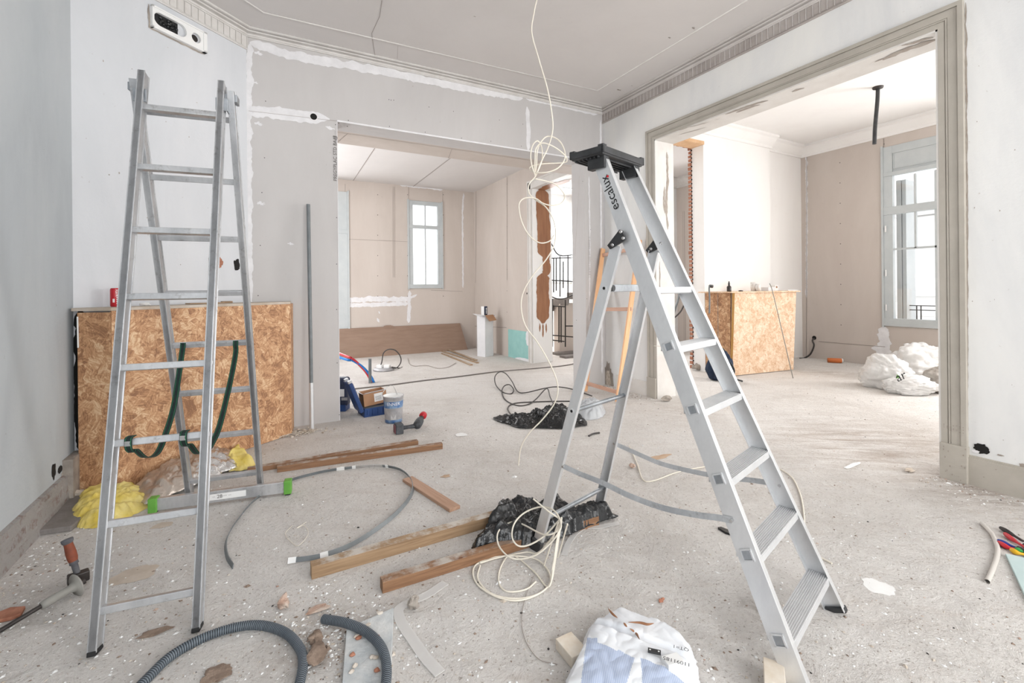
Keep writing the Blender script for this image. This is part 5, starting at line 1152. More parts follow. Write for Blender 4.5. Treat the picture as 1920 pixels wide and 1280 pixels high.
# cream cable bundle on the floor near the ladder foot
Kp = onZ(1040, 1060); t = thing('cable_coil', Kp, 'loose coil of cream cable lying around the near foot of the step ladder', 'cable')
def fl(L): return [onZ(u, v, (q[0] if q else .006)) for u, v, *q in L]
MB().tube(catmull(fl([(1000, 935, .28), (1028, 958, .25), (1050, 975, .22), (1045, 995, .2), (1020, 1002, .17), (985, 985, .12), (965, 978, .1), (945, 985, .1), (933, 1000, .1), (935, 1022, .08), (952, 1042, .07), (975, 1048, .07), (1005, 1040, .1), (1030, 1020, .15), (1046, 1000, .2), (1052, 982, .22), (1040, 958, .24), (1015, 950, .22), (985, 960, .18), (965, 980, .15), (960, 1005, .12), (970, 1022, .1), (990, 1022, .1), (1020, 1005, .14), (1048, 975, .22)]), 8), .0038, 8).build('raised_loops', M_white_cable, t)
MB().tube(catmull(fl([(1050, 975, .22), (1040, 1040, .1), (1035, 1085, .02), (1015, 1110), (975, 1125), (935, 1120), (900, 1100), (887, 1078), (893, 1058), (925, 1045), (965, 1042), (1005, 1048), (1028, 1070), (1030, 1095), (1005, 1115), (965, 1122), (920, 1112), (896, 1085), (900, 1060)]), 8), .0038, 8).build('floor_loops', M_white_cable, t)
MB().tube(catmull(fl([(900, 1055, .012), (935, 1045), (985, 1035), (1010, 1035, .03), (1040, 1000, .15), (1053, 970, .22), (1046, 1010, .15), (1038, 1060, .06), (1028, 1100, .01), (1000, 1070), (960, 1040), (940, 1060), (935, 1090), (950, 1108), (985, 1105), (1005, 1090)]), 8), .0036, 8).build('floor_loops', M_white_cable, t)
for (u0, v0, u1, v1) in ((1050, 976, 1032, 1090), (1053, 976, 1038, 1070), (1047, 978, 1020, 1060), (1064, 982, 1046, 1045)):
    MB().tube(fl([(u0, v0, .22), (u1, v1, .01)]), .0036, 8).build('straight_run', M_white_cable, t)
cable('thin_cream_cable', fl([(1180, 835), (1195, 870), (1205, 898), (1225, 901), (1270, 885), (1320, 875), (1380, 868), (1440, 872), (1480, 890), (1500, 925), (1508, 975), (1500, 1000), (1515, 1030), (1560, 1056)]), .004, M_white_cable, 'cream cable snaking on the floor behind the treads of the step ladder')
cable('steel_wire', fl([(1000, 1080, .004), (985, 1120, .004), (978, 1160, .004), (985, 1200, .004), (1010, 1235, .004), (1045, 1245, .004)]), .0012, M_seam, 'hair-thin wire on the floor left of the paper sack', 'wire')
cable('looped_wire', fl([(548, 985, .004), (535, 1000, .004), (545, 1015, .004), (560, 1022, .012), (578, 1000, .01), (570, 985, .004), (556, 990, .012), (575, 978, .01)]), .0015, M_white_cable, 'tiny looped wire on the floor inside the grey strip loop', 'wire')
# black cables in the far half
t = thing('black_cable_tangle', onZ(1000, 740), 'tangle of thin black cable looping on the floor beside the twisted black bag', 'cable')
MB().tube(catmull(fl([(1120, 755), (1070, 752), (1010, 753), (965, 756), (952, 765, .01), (958, 778, .02)]), 8), .007, 8).build('cable_run', M_blk_cable, t)
MB().tube(catmull(fl([(1110, 742), (1075, 730, .02), (1045, 725, .05), (1020, 728, .04), (985, 736, .02), (970, 733, .02), (960, 715, .06), (948, 700, .1), (937, 697, .1), (928, 706, .08), (930, 722, .03), (943, 735), (958, 738), (963, 730, .02), (955, 721, .04), (945, 724, .03), (941, 735, .01), (948, 750), (970, 760), (990, 758), (1005, 748, .02), (1025, 728, .06), (1032, 745, .03), (1042, 766, .04)]), 8), .007, 8).build('cable_run', M_blk_cable, t)
cable('floor_cable', fl([(1095, 677), (1060, 685), (1000, 691), (930, 697), (860, 706), (790, 714), (730, 722), (665, 729), (600, 738)]), .011, M_greycable, 'long dark cable running straight across the floor through the wide opening')
# ------------------------------------------------------------------ tools and packaging by the opening
def ground(u, v): p = onZ(u, v); p.z = 0; return p
CR = V((math.cos(YAW), -math.sin(YAW), 0)); CF = V((math.sin(YAW), math.cos(YAW), 0))   # convenient horizontal axes
def bucket():
    p = ground(738, 790); t = thing('paint_bucket', p, 'blue and silver paint bucket with its handle up, beside the open blue tool case', 'bucket')
    r0, r1, h = .082, .099, .262
    def mif(i): return (0, 0, 1, 1, 2, 2, 2, 0, 0, 0)[i]
    prof = [(0, .002), (r0, .002), (r0 + .001, .035), (r0 + .003, .07), (r0 + .006, .10), (r0 + .009, .15), (r0 + .011, .175), (r0 + .013, .215), (r1, h - .01), (r1 + .004, h), (r1 - .004, h)]
    mb = MB(); mb.lathe(prof, p, n=40, mif=lambda i: (0, 0, 1, 1, 1, 0, 0, 3, 3, 3)[i]); mb.build('bucket_body', [M_bluelabel, M_tin, M_blue, M_tin], t)
    mb = MB(); mb.lathe([(r1 - .004, h), (r1 - .012, h - .02), (0, h - .022)], p, n=40); mb.build('paint_surface', M_label, t)
    ang = math.atan2(-p.y, -p.x)
    def wr(a0, zz, rr): return lambda x, y: p + V((math.cos(ang + a0 + x / rr) * (rr), math.sin(ang + a0 + x / rr) * rr, zz + y))
    mb = MB(); text_mb(mb, 'ENNER', p, (1, 0, 0), (0, 0, 1), .042, 0, wrap=wr(.0, .178, r0 + .0135), center=True); mb.build('brand_lettering', M_label, t)
    mb = MB()
    for k in range(5): mb.add([wr(-.3, .045 + k * .01, r0 + .0055)(x, y) for x, y in ((0, 0), (.05, 0), (.05, .004), (0, .004))], [(0, 1, 2, 3)])
    mb.build('small_print', M_label, t)
    a = p - CR * r1 * .98 + V((0, 0, h - .03)); b = p + CR * r1 * .2 + CF * r1 * .95 + V((0, 0, h - .03))
    MB().tube(catmull([a, a - CR * .01 + V((0, 0, .05)), a.lerp(b, .35) + V((0, 0, .11)), a.lerp(b, .7) + V((0, 0, .10)), b], 6), .003, 6).build('wire_handle', M_steel, t)
M_bluelabel = simple('blue_bucket_label', '2c5f9e', .4, col2='8fa9c4', vs=14)
bucket()
def toolcase():
    p = ground(700, 778); t = thing('tool_case', p, 'open blue plastic tool case holding a cardboard box, beside the paint bucket', 'tool case')
    a = ground(683, 783); b = ground(726, 776); d = (b - a); d.z = 0; L = .30; d.normalize(); n_ = V((-d.y, d.x, 0))
    def Q(x, y, z): return a + d * x + n_ * y + V((0, 0, z))
    mb = MB(); W_ = .24
    mb.hexa([Q(0, 0, 0), Q(L, 0, 0), Q(L, W_, 0), Q(0, W_, 0), Q(0, 0, .02), Q(L, 0, .02), Q(L, W_, .02), Q(0, W_, .02)])
    for (x0, x1, y0, y1) in ((0, L, 0, .01), (0, L, W_ - .01, W_), (0, .01, 0, W_), (L - .01, L, 0, W_)): mb.hexa([Q(x0, y0, .01), Q(x1, y0, .01), Q(x1, y1, .01), Q(x0, y1, .01), Q(x0, y0, .09), Q(x1, y0, .09), Q(x1, y1, .09), Q(x0, y1, .09)])
    for k in range(5): mb.hexa([Q(.03 + k * .055, -.006, .02), Q(.045 + k * .055, -.006, .02), Q(.045 + k * .055, 0, .02), Q(.03 + k * .055, 0, .02), Q(.03 + k * .055, -.006, .075), Q(.045 + k * .055, -.006, .075), Q(.045 + k * .055, 0, .075), Q(.03 + k * .055, 0, .075)])
    mb.build('case_base', M_blue, t, bevel=.004)
    mb = MB(); l0 = Q(-.0, 0, .07); lean = (V((0, 0, 1)) * .95 - d * .36).normalized(); th_ = d.cross(V((0, 0, 0))) ; thn = (d * .95 + V((0, 0, .36))).normalized()
    mb.obox(l0 + lean * .155 + n_ * W_ / 2 - thn * .02, lean * .165, n_ * W_ / 2, thn * .02); mb.build('case_lid', M_blue, t, bevel=.008)
    mb = MB(); mb.obox(l0 + lean * .155 + n_ * W_ / 2 + thn * .0, lean * .15, n_ * (W_ / 2 - .015), thn * .004); mb.build('lid_lining', M_bluedark, t)
    for y in (.04, W_ - .06):
        mb = MB(); mb.obox(l0 + lean * .325 + n_ * y - thn * .015, lean * .02, n_ * .022, thn * .02); mb.build('latch', M_tin, t, bevel=.003)
    MB().hexa([Q(.015, .015, .02), Q(L - .015, .015, .02), Q(L - .015, W_ - .015, .02), Q(.015, W_ - .015, .02), Q(.015, .015, .06), Q(L - .015, .015, .06), Q(L - .015, W_ - .015, .06), Q(.015, W_ - .015, .06)]).build('foam_insert', M_bplastic, t)
    # cardboard box lying inside, its own thing
    o = Q(.01, .03, .10); t2 = thing('cardboard_box', o, 'small opened brown cardboard box sitting in the blue tool case', 'box')
    tz = V((-.06, 0, 1)).normalized(); e1 = (d + V((0, 0, .09))).normalized(); e2 = n_; e3 = e1.cross(e2)
    def B(x, y, z): return o + e1 * x + e2 * y + e3 * z
    Lb, Wb, Hb = .24, .17, .13; mb = MB()
    for (x0, x1, y0, y1, z0, z1) in ((0, Lb, 0, .004, 0, Hb), (0, Lb, Wb - .004, Wb, 0, Hb), (0, .004, 0, Wb, 0, Hb), (Lb - .004, Lb, 0, Wb, 0, Hb), (0, Lb, 0, Wb, 0, .004)):
        mb.hexa([B(x0, y0, z0), B(x1, y0, z0), B(x1, y1, z0), B(x0, y1, z0), B(x0, y0, z1), B(x1, y0, z1), B(x1, y1, z1), B(x0, y1, z1)])
    mb.build('box_body', M_card, t2)
    mb = MB(); mb.prism([B(0, 0, Hb), B(Lb, 0, Hb), B(Lb - .01, -.05, Hb + .02), B(.01, -.05, Hb + .02)], e3 * .003); mb.build('flap', M_cardwhite, t2)
    mb = MB(); mb.prism([B(0, 0, Hb), B(0, Wb, Hb), B(-.05, Wb - .02, Hb + .035), B(-.05, .01, Hb + .035)], e3 * .003); mb.build('flap', M_cardwhite, t2)
    mb = MB(); mb.prism([B(.11, -.001, .03), B(.20, -.001, .03), B(.20, -.001, .115), B(.11, -.001, .115)], -e2 * .001, 0)
    for k in range(4): mb.prism([B(.12, -.0025, .045 + k * .012), B(.185, -.0025, .045 + k * .012), B(.185, -.0025, .048 + k * .012), B(.12, -.0025, .048 + k * .012)], -e2 * .0005, 1)
    mb.build('address_label', [M_label, M_stamp], t2)
toolcase()
def case2():
    a = ground(651, 771); t = thing('upright_case', a, 'dark blue plastic case standing on edge, half hidden behind the plasterboard edge', 'tool case')
    d = -CR; n_ = CF
    def Q(x, y, z): return a + d * x + n_ * y + V((0, 0, z))
    def bx_(mb, x0, x1, y0, y1, z0, z1, r_=0): mb.hexa([Q(x0, y0, z0), Q(x0, y1, z0), Q(x1, y1, z0), Q(x1, y0, z0), Q(x0, y0, z1), Q(x0, y1, z1), Q(x1, y1, z1), Q(x1, y0, z1)])
    mb = MB(); bx_(mb, 0, .3, 0, .12, .05, .36); mb.build('case_shell', M_bluedark, t, bevel=.03, seg=4)
    mb = MB(); bx_(mb, .015, .3, -.01, .13, 0, .07); mb.build('case_foot', M_blue, t, bevel=.006)
    mb = MB(); bx_(mb, .03, .075, -.004, 0, .16, .24); mb.build('case_sticker', M_label, t)
    mb = MB(); bx_(mb, -.004, .06, -.006, -.001, .12, .15); mb.build('case_latch', M_tin, t)
case2()
def drill():
    a = ground(742, 815); b = ground(800, 806); t = thing('cordless_drill', a.lerp(b, .5), 'dusty black cordless drill with red hole saw lying on the floor before the paint bucket', 'drill')
    d = (b - a); d.z = 0; d.normalize(); n_ = V((-d.y, d.x, 0)); z = V((0, 0, 1)); c0 = a + n_ * .03
    mb = MB(); mb.obox(c0 + d * .035 + z * .047, d * .035, n_ * .045, z * .045); mb.build('battery', M_pinkgrip, t, bevel=.008)
    mb = MB(); mb.obox(c0 - d * .003 + z * .045, d * .004, n_ * .035, z * .035); mb.build('battery_face', M_maroon, t, bevel=.003)
    mb = MB(); mb.tube([c0 + d * .065 + z * .045, c0 + d * .12 + z * .045, c0 + d * .18 + z * .045], [.02, .017, .021], 12); mb.build('grip', M_pinkgrip, t)
    h0 = c0 + d * .19 - n_ * .03 + z * .048; hd = (d * .55 + n_ * .82 + z * .22).normalized(); 
    mb = MB(); mb.lathe([(0, 0), (.03, .004), (.038, .02), (.04, .07), (.036, .11), (.028, .12)], h0, hd, 20); mb.build('motor_housing', M_pinkgrip, t)
    mb = MB(); mb.lathe([(.028, .115), (.026, .13), (.024, .16), (.014, .165)], h0, hd, 18); mb.build('chuck', M_darksteel, t)
    mb = MB(); mb.lathe([(.006, .16), (.006, .19), (.03, .19), (.035, .195), (.035, .2), (.034, .225), (.031, .225), (.031, .2), (0, .2)], h0, hd, 22); mb.build('hole_saw', M_redhandle, t)
    mb = MB(); mb.obox(c0 + d * .165 + n_ * .018 + z * .045, d * .006, n_ * .010, z * .008); mb.build('trigger', M_redhandle, t, bevel=.002)
drill()
# ------------------------------------------------------------------ far room things
t = thing('leaning_hardboard', (2.5, 9.25, 0), 'long brown board leaning along the foot of the far wall below the window', 'board')
A = [V((.9, 9.18, 0)), V((3.86, 9.18, 0)), V((3.76, 9.37, .56)), V((.9, 9.37, .56))]
mb = MB(); mb.prism(A, (0, .012, .004)); mb.build('board', M_hardboard, t)
mb = MB(); blob(mb, (2.2, 9.36, .56), (0, -1, .3), .11, .03, 0, 3, jag=.3); seam(mb, (1.6, 9.245, .2), (2.0, 9.245, .205), .02, 0, (0, -.94, .33), .004); mb.build('scuff_mark', M_hardboard, t)
for k, (u0, v0, u1, v1, nm) in enumerate(((824, 657, 896, 681, 'longest'), (829, 663, 884, 685, 'nearest'), (834, 655, 893, 678, 'upper'))):
    a, b = ground(u0, v0), ground(u1, v1); timber('wood_lath', a, b, .05, .018, M_timberpale, {'longest': 'outermost of the three pale laths on the floor by the tall white carton', 'nearest': 'nearest of the three pale laths on the floor by the tall white carton', 'upper': 'middle lath, lying on the others by the tall white carton'}[nm], 'lath', z=.02 if nm == 'upper' else 0)
def carton():
    p = V((3.83, 8.12, 0)); a = ground(906, 670); c = ground(888, 664); b = ground(928, 667)
    d1 = (b - a); d1.z = 0; d1 = d1.normalized() * .22; d2 = V((-d1.y, d1.x, 0)).normalized() * .22; a = V((3.72, 7.98, 0)); h = .80
    d1 = V((.21, .08, 0)); d2 = V((-.08, .21, 0))
    t = thing('tall_carton', a, 'tall white cardboard carton with open flaps standing against the far room side wall', 'carton')
    def Q(x, y, z): return a + d1 * x + d2 * y + V((0, 0, z))
    mb = MB()
    for (x0, x1, y0, y1) in ((0, 1, 0, .02), (0, 1, .98, 1), (0, .02, 0, 1), (.98, 1, 0, 1)): mb.hexa([Q(x0, y0, 0), Q(x1, y0, 0), Q(x1, y1, 0), Q(x0, y1, 0), Q(x0, y0, h), Q(x1, y0, h), Q(x1, y1, h), Q(x0, y1, h)])
    mb.hexa([Q(0, 0, h - .02), Q(1, 0, h - .02), Q(1, 1, h - .02), Q(0, 1, h - .02), Q(0, 0, h - .01), Q(1, 0, h - .01), Q(1, 1, h - .01), Q(0, 1, h - .01)])
    mb.build('carton_body', M_cardwhite, t)
    mb = MB(); mb.prism([Q(0, 0, h), Q(0, 1, h), Q(-.55, .95, h + .03), Q(-.6, .1, h - .02)], (0, 0, .006)); mb.build('flap', M_cardwhite, t)
    mb = MB(); mb.prism([Q(0, 0, h), Q(1, 0, h), Q(.97, -.42, h - .1), Q(.05, -.45, h - .11)], (0, 0, .006)); mb.build('flap', M_card, t)
    mb = MB(); mb.prism([Q(1, 0, h), Q(1, 1, h), Q(1.5, .9, h - .02), Q(1.45, .1, h - .03)], (0, 0, .006)); mb.build('flap', M_cardwhite, t)
    c = Q(.42, .5, h - .01); t2 = thing('small_blue_box', c, 'small dark blue and white box standing on top of the tall white carton', 'box')
    d1n, d2n = d1.normalized(), d2.normalized(); z = V((0, 0, 1))
    mb = MB(); mb.obox(c + z * .09, d1n * .045, d2n * .04, z * .09, 0); mb.obox(c + z * .09 - d1n * .046, d1n * .001, d2n * .04, z * .09, 1); mb.build('box_body', [M_bluedark, M_label], t2)
    mb = MB()
    for k in range(4): mb.obox(c + z * (.05 + k * .03) - d2n * .041 + d1n * .015, d1n * .015, d2n * .001, z * .009)
    mb.build('printed_blocks', M_label, t2)
carton()
# supply pipes and stub
p = ground(697, 716)
cable('red_supply_pipe', [ground(600, 652) + V((-.6, .1, .35)), onP(640, 664, p, CF) , onP(660, 672, p, CF), onP(680, 690, p, CF), onP(690, 703, p, CF), ground(697, 717)], .018, M_red, 'red water pipe arching into the floor at the left of the wide opening', 'pipe')
cable('blue_supply_pipe', [ground(600, 660) + V((-.6, .0, .3)), onP(640, 671, p, CF), onP(658, 674, p, CF), onP(680, 688, p, CF), onP(695, 705, p, CF), ground(701, 717)], .018, M_bluebright, 'blue water pipe arching into the floor at the left of the wide opening', 'pipe')
mb = MB(); q = ground(694, 718); mb.tube([q, q + V((0, 0, .34))], .021, 14); mb.disc(q + V((0, 0, .342)), (0, 0, 1), .016, 14); tag(mb.build('pipe_stub', M_grey), 'short grey pipe stub rising from the floor beside the red and blue pipes', 'pipe')
q = ground(719, 694); t = thing('socket_strip', q, 'white round cable outlet with a looped dark lead on the far room floor', 'socket')
mb = MB(); mb.lathe([(0, 0), (.16, 0), (.17, .02), (.15, .04), (0, .045)], q, n=28); mb.build('base_plate', M_tin, t)
for dx in (-.06, .06): MB().obox(q + CR * dx + V((0, 0, .065)), CR * .045, CF * .05, (0, 0, .025)).build('outlet_block', M_label, t, bevel=.008)
MB().tube(catmull([onP(u, v, q, CF) for u, v in ((712, 690), (716, 678), (719, 662), (728, 655), (740, 656), (749, 665), (752, 675), (749, 684), (742, 690), (735, 688))] + [ground(750, 690), ground(754, 688)], 8), .009, 8).build('lead', M_blk_cable, t)
cable('thin_floor_wire', [onZ(u, v, .01) for u, v in ((765, 672), (768, 682), (778, 686), (800, 685), (820, 690), (840, 688), (855, 680))], .005, M_seam, 'thin wire squiggling on the far room floor before the brown board', 'wire')

# ------------------------------------------------------------------ side room things
zb = 1.233
def on_box(u, y=4.45): q = onY(u, 545, y); return V((q.x, y, zb))
t = thing('dark_bottle', on_box(1367), 'small dark dropper bottle on the right chipboard box', 'bottle')
p = on_box(1367); MB().lathe([(0, 0), (.03, 0), (.032, .01), (.032, .07), (.02, .085), (.012, .09), (.012, .1)], p, n=18).build('bottle_body', M_amber, t); MB().lathe([(.014, .098), (.014, .125), (.009, .13), (.009, .15), (0, .155)], p, n=14).build('dropper_cap', M_bplastic, t)
mb = MB(); mb.lathe([(0, 0), (.032, 0), (.03, .015), (0, .018)], on_box(1389), n=18); tag(mb.build('black_disc', M_bplastic), 'flat black disc on the right chipboard box beside the dark bottle', 'disc')
for u, r_, h, lb in ((1413, .045, .14, 'taller white cup on the right chipboard box'), (1421.5, .036, .11, 'shorter white cup on the right chipboard box')):
    p = on_box(u, 4.45 if u < 1420 else 4.38); t = thing('white_cup', p, lb, 'cup'); MB().lathe([(0, 0), (r_ * .85, 0), (r_, h), (r_ - .004, h), (r_ * .85 - .004, .005), (0, .005)], p, n=20).build('cup_body', M_ceramic, t)
    MB().tube(catmull([p + V((-r_ * .9, 0, h * .8)), p + V((-r_ * 1.5, 0, h * .7)), p + V((-r_ * 1.5, 0, h * .35)), p + V((-r_ * .85, 0, h * .2))], 5), .005, 6).build('handle', M_ceramic, t)
p = on_box(1440); mb = MB(); mb.obox(p + V((0, 0, .03)), V((.085, 0, 0)), V((0, .06, 0)), (0, 0, .03)); tag(mb.build('white_packet', M_cardwhite, bevel=.003), 'low white packet on the right chipboard box beside the cups', 'packet')
p = on_box(1453, 4.5); t = thing('printed_box', p, 'small white box with a brown mark on the right chipboard box', 'box'); mb = MB(); mb.obox(p + V((0, 0, .045)), V((.045, 0, 0)), V((0, .03, 0)), (0, 0, .045)); mb.build('box_body', M_label, t, bevel=.002)
mb = MB(); blob(mb, p + V((-.005, -.031, .06)), YN, .02, .016, 0, 3, jag=.2); mb.build('brown_mark', M_peelbrown, t)
p = on_box(1476); mb = MB(); mb.obox(p + V((0, 0, .006)), V((.19, .03, 0)), V((-.01, .09, 0)), (0, 0, .006)); tag(mb.build('paper_stack', M_label), 'thin stack of papers at the right end of the right chipboard box', 'papers')
cable('leaning_rod', [onY(1443, 531, 4.17), onY(1451, 556, 4.13), onZ(1487, 709, .004)], .006, M_greyplastic, 'thin bent rod leaning on the front of the right chipboard box', 'rod', n=4)
t = thing('hose_hook', V((5.93, 4.4, .9)), 'grey hose hanging down the left end of the right chipboard box', 'hose')
q0 = V((5.92, 4.36, 1.30)); MB().tube(catmull([onP(1337, 535, q0, CF), onP(1330, 537, q0, CF), onP(1330.5, 560, q0, CF), onP(1330, 587, q0, CF)], 5), .012, 8).build('hose', M_grey, t)
MB().tube([onP(1331, 536, q0, CF), onP(1337, 537, q0, CF) + CF * .03], .022, 10).build('hook', M_darksteel, t)
# rucksack
def rucksack():
    c = ground(1347, 712); t = thing('rucksack', c, 'dark navy rucksack slumped against the left corner of the right chipboard box', 'rucksack')
    import bmesh; bm = bmesh.new(); bmesh.ops.create_icosphere(bm, subdivisions=4, radius=1); vs = []
    for v in bm.verts:
        p = v.co; k = 1 + .13 * noise.noise(p * 2.2) + .05 * noise.noise(p * 6); z = p.z
        w = .185 * (1 - .22 * max(0, z)); q = c + CR * (p.x * w * k + .03 * z + .02) + CF * (p.y * .11 * k) + V((0, 0, max(0, .20 + .215 * z * k))); vs.append(q)
    mb = MB(); mb.add(vs, [[v.index for v in f.verts] for f in bm.faces], 0, True); bm.free(); mb.build('bag_body', M_denim, t)
    mb = MB(); mb.obox(c - CF * .11 + V((0, 0, .12)) - CR * .01, CR * .10, CF * .03, (0, 0, .09)); mb.build('front_pocket', M_denim, t, bevel=.03, seg=4)
    MB().tube(catmull([c + CR * .10 - CF * .08 + V((0, 0, .30)), c + CR * .17 - CF * .1 + V((0, 0, .17)), c + CR * .17 - CF * .12 + V((0, 0, .05)), c + CR * .26 - CF * .16 + V((0, 0, .01))], 6), .012, 6).build('shoulder_strap', M_bplastic, t)
    MB().tube(catmull([c + V((0, 0, .39)) + CR * .02, c + V((0, 0, .44)) + CR * .06, c + V((0, 0, .40)) + CR * .1], 6), .008, 6).build('grab_handle', M_bplastic, t)
rucksack()
# sacks
def sack(c, rx, ry, rz, name, mat, label, seed, rot=0, txt=None, neck=None):
    import bmesh; t = thing(name, c, label, 'sack'); bm = bmesh.new(); bmesh.ops.create_icosphere(bm, subdivisions=5, radius=1); vs = []; o = V((seed, seed * 2, 0))
    a = CR * math.cos(rot) + CF * math.sin(rot); b = CF * math.cos(rot) - CR * math.sin(rot)
    for v in bm.verts:
        p = v.co; k = 1 + .25 * noise.noise(p * 1.5 + o) + .22 * abs(noise.noise(V((p.x * 3, p.y * 3, p.z * 6)) + o)) + .10 * abs(noise.noise(V((p.x * 14, p.y * 9, p.z * 7)) + o)) + .05 * abs(noise.noise(p * 22 + o))
        z = p.z * (1 if p.z > 0 else .8); x = p.x
        if neck and x * neck > .5: k *= 1 - .5 * (x * neck - .5)
        vs.append(c + a * (p.x * rx * k) + b * (p.y * ry * k) + V((0, 0, max(.002, rz * .6 + z * rz * k))))
    mb = MB(); mb.add(vs, [[v.index for v in f.verts] for f in bm.faces], 0, True); bm.free(); mb.build('sack_body', mat, t)
    return t
c1 = ground(1660, 726); t1 = sack(c1, .25, .20, .24, 'rubble_sack', M_bag, 'white translucent sack at the left end of the sack heap in the side room', 2, rot=-.25)
c2 = ground(1728, 712); t2 = sack(c2, .42, .26, .30, 'rubble_sack', M_bag, 'tallest white sack of the heap in the side room, right of the leftmost one', 5, rot=.05)
c3 = ground(1708, 738); t3 = sack(c3, .26, .13, .13, 'rubble_sack', M_bag, 'flattened translucent sack lying in front of the sack heap in the side room', 8, rot=-.1)
c4 = ground(1762, 734); t4 = sack(c4, .17, .16, .18, 'grey_sack', M_greysack, 'greyish sack partly hidden behind the casing at the right of the sack heap', 11)
q = c3 - CF * .16; mb = MB(); text_mb(mb, 'ar', onP(1683, 716, q, CF), (CR + V((0, 0, .45))), (V((0, 0, 1)) - CR * .45), .15, 0); mb.disc(onP(1683, 706, q, CF), -CF, .03, 3, 1); tag(mb.build('printed_letters', [M_ink, M_green], t3), None)
p = ground(1565, 680); t = thing('orange_foam_can', p, 'orange cylindrical can lying on the floor at the foot of the side room wall', 'can'); dd = (CR - CF * .35).normalized()
MB().lathe([(0, 0), (.04, 0), (.04, .19), (.036, .2)], p - dd * .1 + V((0, 0, .04)), dd, 20).build('can_body', M_orange, t); MB().lathe([(.037, .198), (.037, .215), (0, .215)], p - dd * .1 + V((0, 0, .04)), dd, 20).build('white_cap', M_label, t)
q = ww(1527, 634); cable('wall_lead', [q + V((-.01, 0, 0)), q + V((-.06, 0, -.04)), onX(1526, 648, XW - .08), onX(1519, 664, XW - .09), ground(1508, 671), ground(1500, 672)], .014, M_blk_cable, 'short black lead coming out of a round hole low in the side room wall')
q = onZ(1646, 163, 3.85); t = thing('ceiling_conduit', V((q.x, q.y, 3.2)), 'black conduit hanging from the side room ceiling', 'conduit')
MB().tube(catmull([q, onP(1645, 190, q, CF), onP(1641, 235, q, CF), onP(1639.5, 270, q, CF)], 6), .022, 12).build('conduit_tube', M_bplastic, t); MB().lathe([(.06, 0), (.055, -.02), (0, -.025)], q, n=16).build('ceiling_rose', M_darksteel, t)
# outside: opposite facade, railing, folded shutter
t = thing('opposite_facade', (22, -2, -6), 'pale stone building facade across the street, seen through the side room window', 'building')
mb = MB(); mb.box(22, 23, -16, 22, -8, 9); mb.build('facade_wall', M_facade, t)
for z in (-.1, .9, 4.2):
    mb = MB(); mb.box(21.6, 22, -16, 22, z, z + .22); mb.box(21.75, 22, -16, 22, z - .25, z); mb.build('cornice_band', M_facadedark, t)
for y in (4.8, 7.2, 9.6): MB().box(21.9, 22.0, y, y + 1.1, 1.6, 3.9).build('facade_window', M_facadedark, t)
t = thing('window_railing', (9.15, 2.9, .66), 'thin dark iron railing outside the side room window', 'railing')
zr = onX(1730, 573, 9.15).z
for z in (zr, zr - .07): MB().beam((9.15, 2.2, z), (9.15, 3.5, z), .02, .014).build('top_rail', M_iron, t)
for u in (1719, 1727): q = onX(u, 590, 9.15); MB().beam((9.15, q.y, .6), (9.15, q.y, zr), .014, .014, (1, 0, 0)).build('baluster', M_iron, t)
t = thing('folded_shutter', (9.0, 3.52, .7), 'blue-grey folded shutter just outside the side room window', 'shutter')
MB().box(9.03, 9.38, 3.50, 3.56, .7, 3.0).build('shutter_leaf', M_wgrey, t); MB().box(9.05, 9.36, 3.44, 3.49, .7, 3.0).build('shutter_leaf', M_wgrey, t)

# ------------------------------------------------------------------ hall: stair and railing
t = thing('stone_staircase', (5.6, 7.6, 0), 'curved grey stone stair with thin iron railing seen through the far doorway', 'staircase')
for k in range(9):
    a0 = k * .28; z = .85 + k * .12; cx, cy = 6.0, 8.4
    mb = MB(); P = [V((cx + math.cos(R(200) + a0 + q) * r_, cy + math.sin(R(200) + a0 + q) * r_, z)) for q, r_ in ((0, .3), (0, 1.2), (.3, 1.2), (.3, .3))]; mb.prism(P, (0, 0, .13)); mb.build('stair_tread', M_slate, t)
mb = MB(); mb.box(5.15, 6.0, 7.55, 7.75, .0, 1.0); mb.build('stringer_wall', M_drybeige, t)
def hr(u, v, y=7.3): return onY(u, v, y)
for u, v0, v1 in ((1050, 480, 556), (1065, 478, 556), (1038, 484, 548), (1056, 490, 540), (1043, 484, 545)): MB().beam(hr(u, v0), hr(u, v1), .016, .016, (0, 1, 0)).build('baluster', M_iron, t)
for u, v0, v1 in ((1035.5, 560, 650), (1060, 562, 650), (1048, 575, 642), (1052, 575, 642)): MB().beam(hr(u, v0), hr(u, v1), .018, .018, (0, 1, 0)).build('baluster', M_iron, t)
for L in (((1033, 455), (1048, 478), (1080, 477)), ((1030, 554), (1045, 560), (1060, 559), (1075, 552)), ((1033, 628), (1080, 632)), ((1033, 637), (1058, 640)), ((1033, 484), (1080, 483)), ((1033, 525), (1080, 528)), ((1033, 573), (1060, 575)), ((1060, 611), (1080, 611))):
    MB().tube(catmull([hr(u, v) for u, v in L], 4), .012, 6).build('handrail', M_iron, t)
mb = MB(); mb.box(5.0, 6.6, 7.4, 7.6, .0, .05); mb.box(4.9, 6.6, 7.0, 7.2, 0, .04); struct(mb, 'trim_11', M_slate)
cable('hall_lead', [onY(1283, 571, 5.9), onY(1275, 585, 5.9), onY(1262, 597, 5.9), onY(1250, 600, 5.9)], .014, M_blk_cable, 'black lead curving in the gap beside the brick edge')
cable('hall_hose', [onY(1272, 535, 6.0), onY(1273, 555, 6.0), onY(1267, 575, 6.0), onY(1262, 590, 6.0), onY(1255, 600, 6.0)], .02, M_grey, 'grey hose hanging behind the side room jamb')

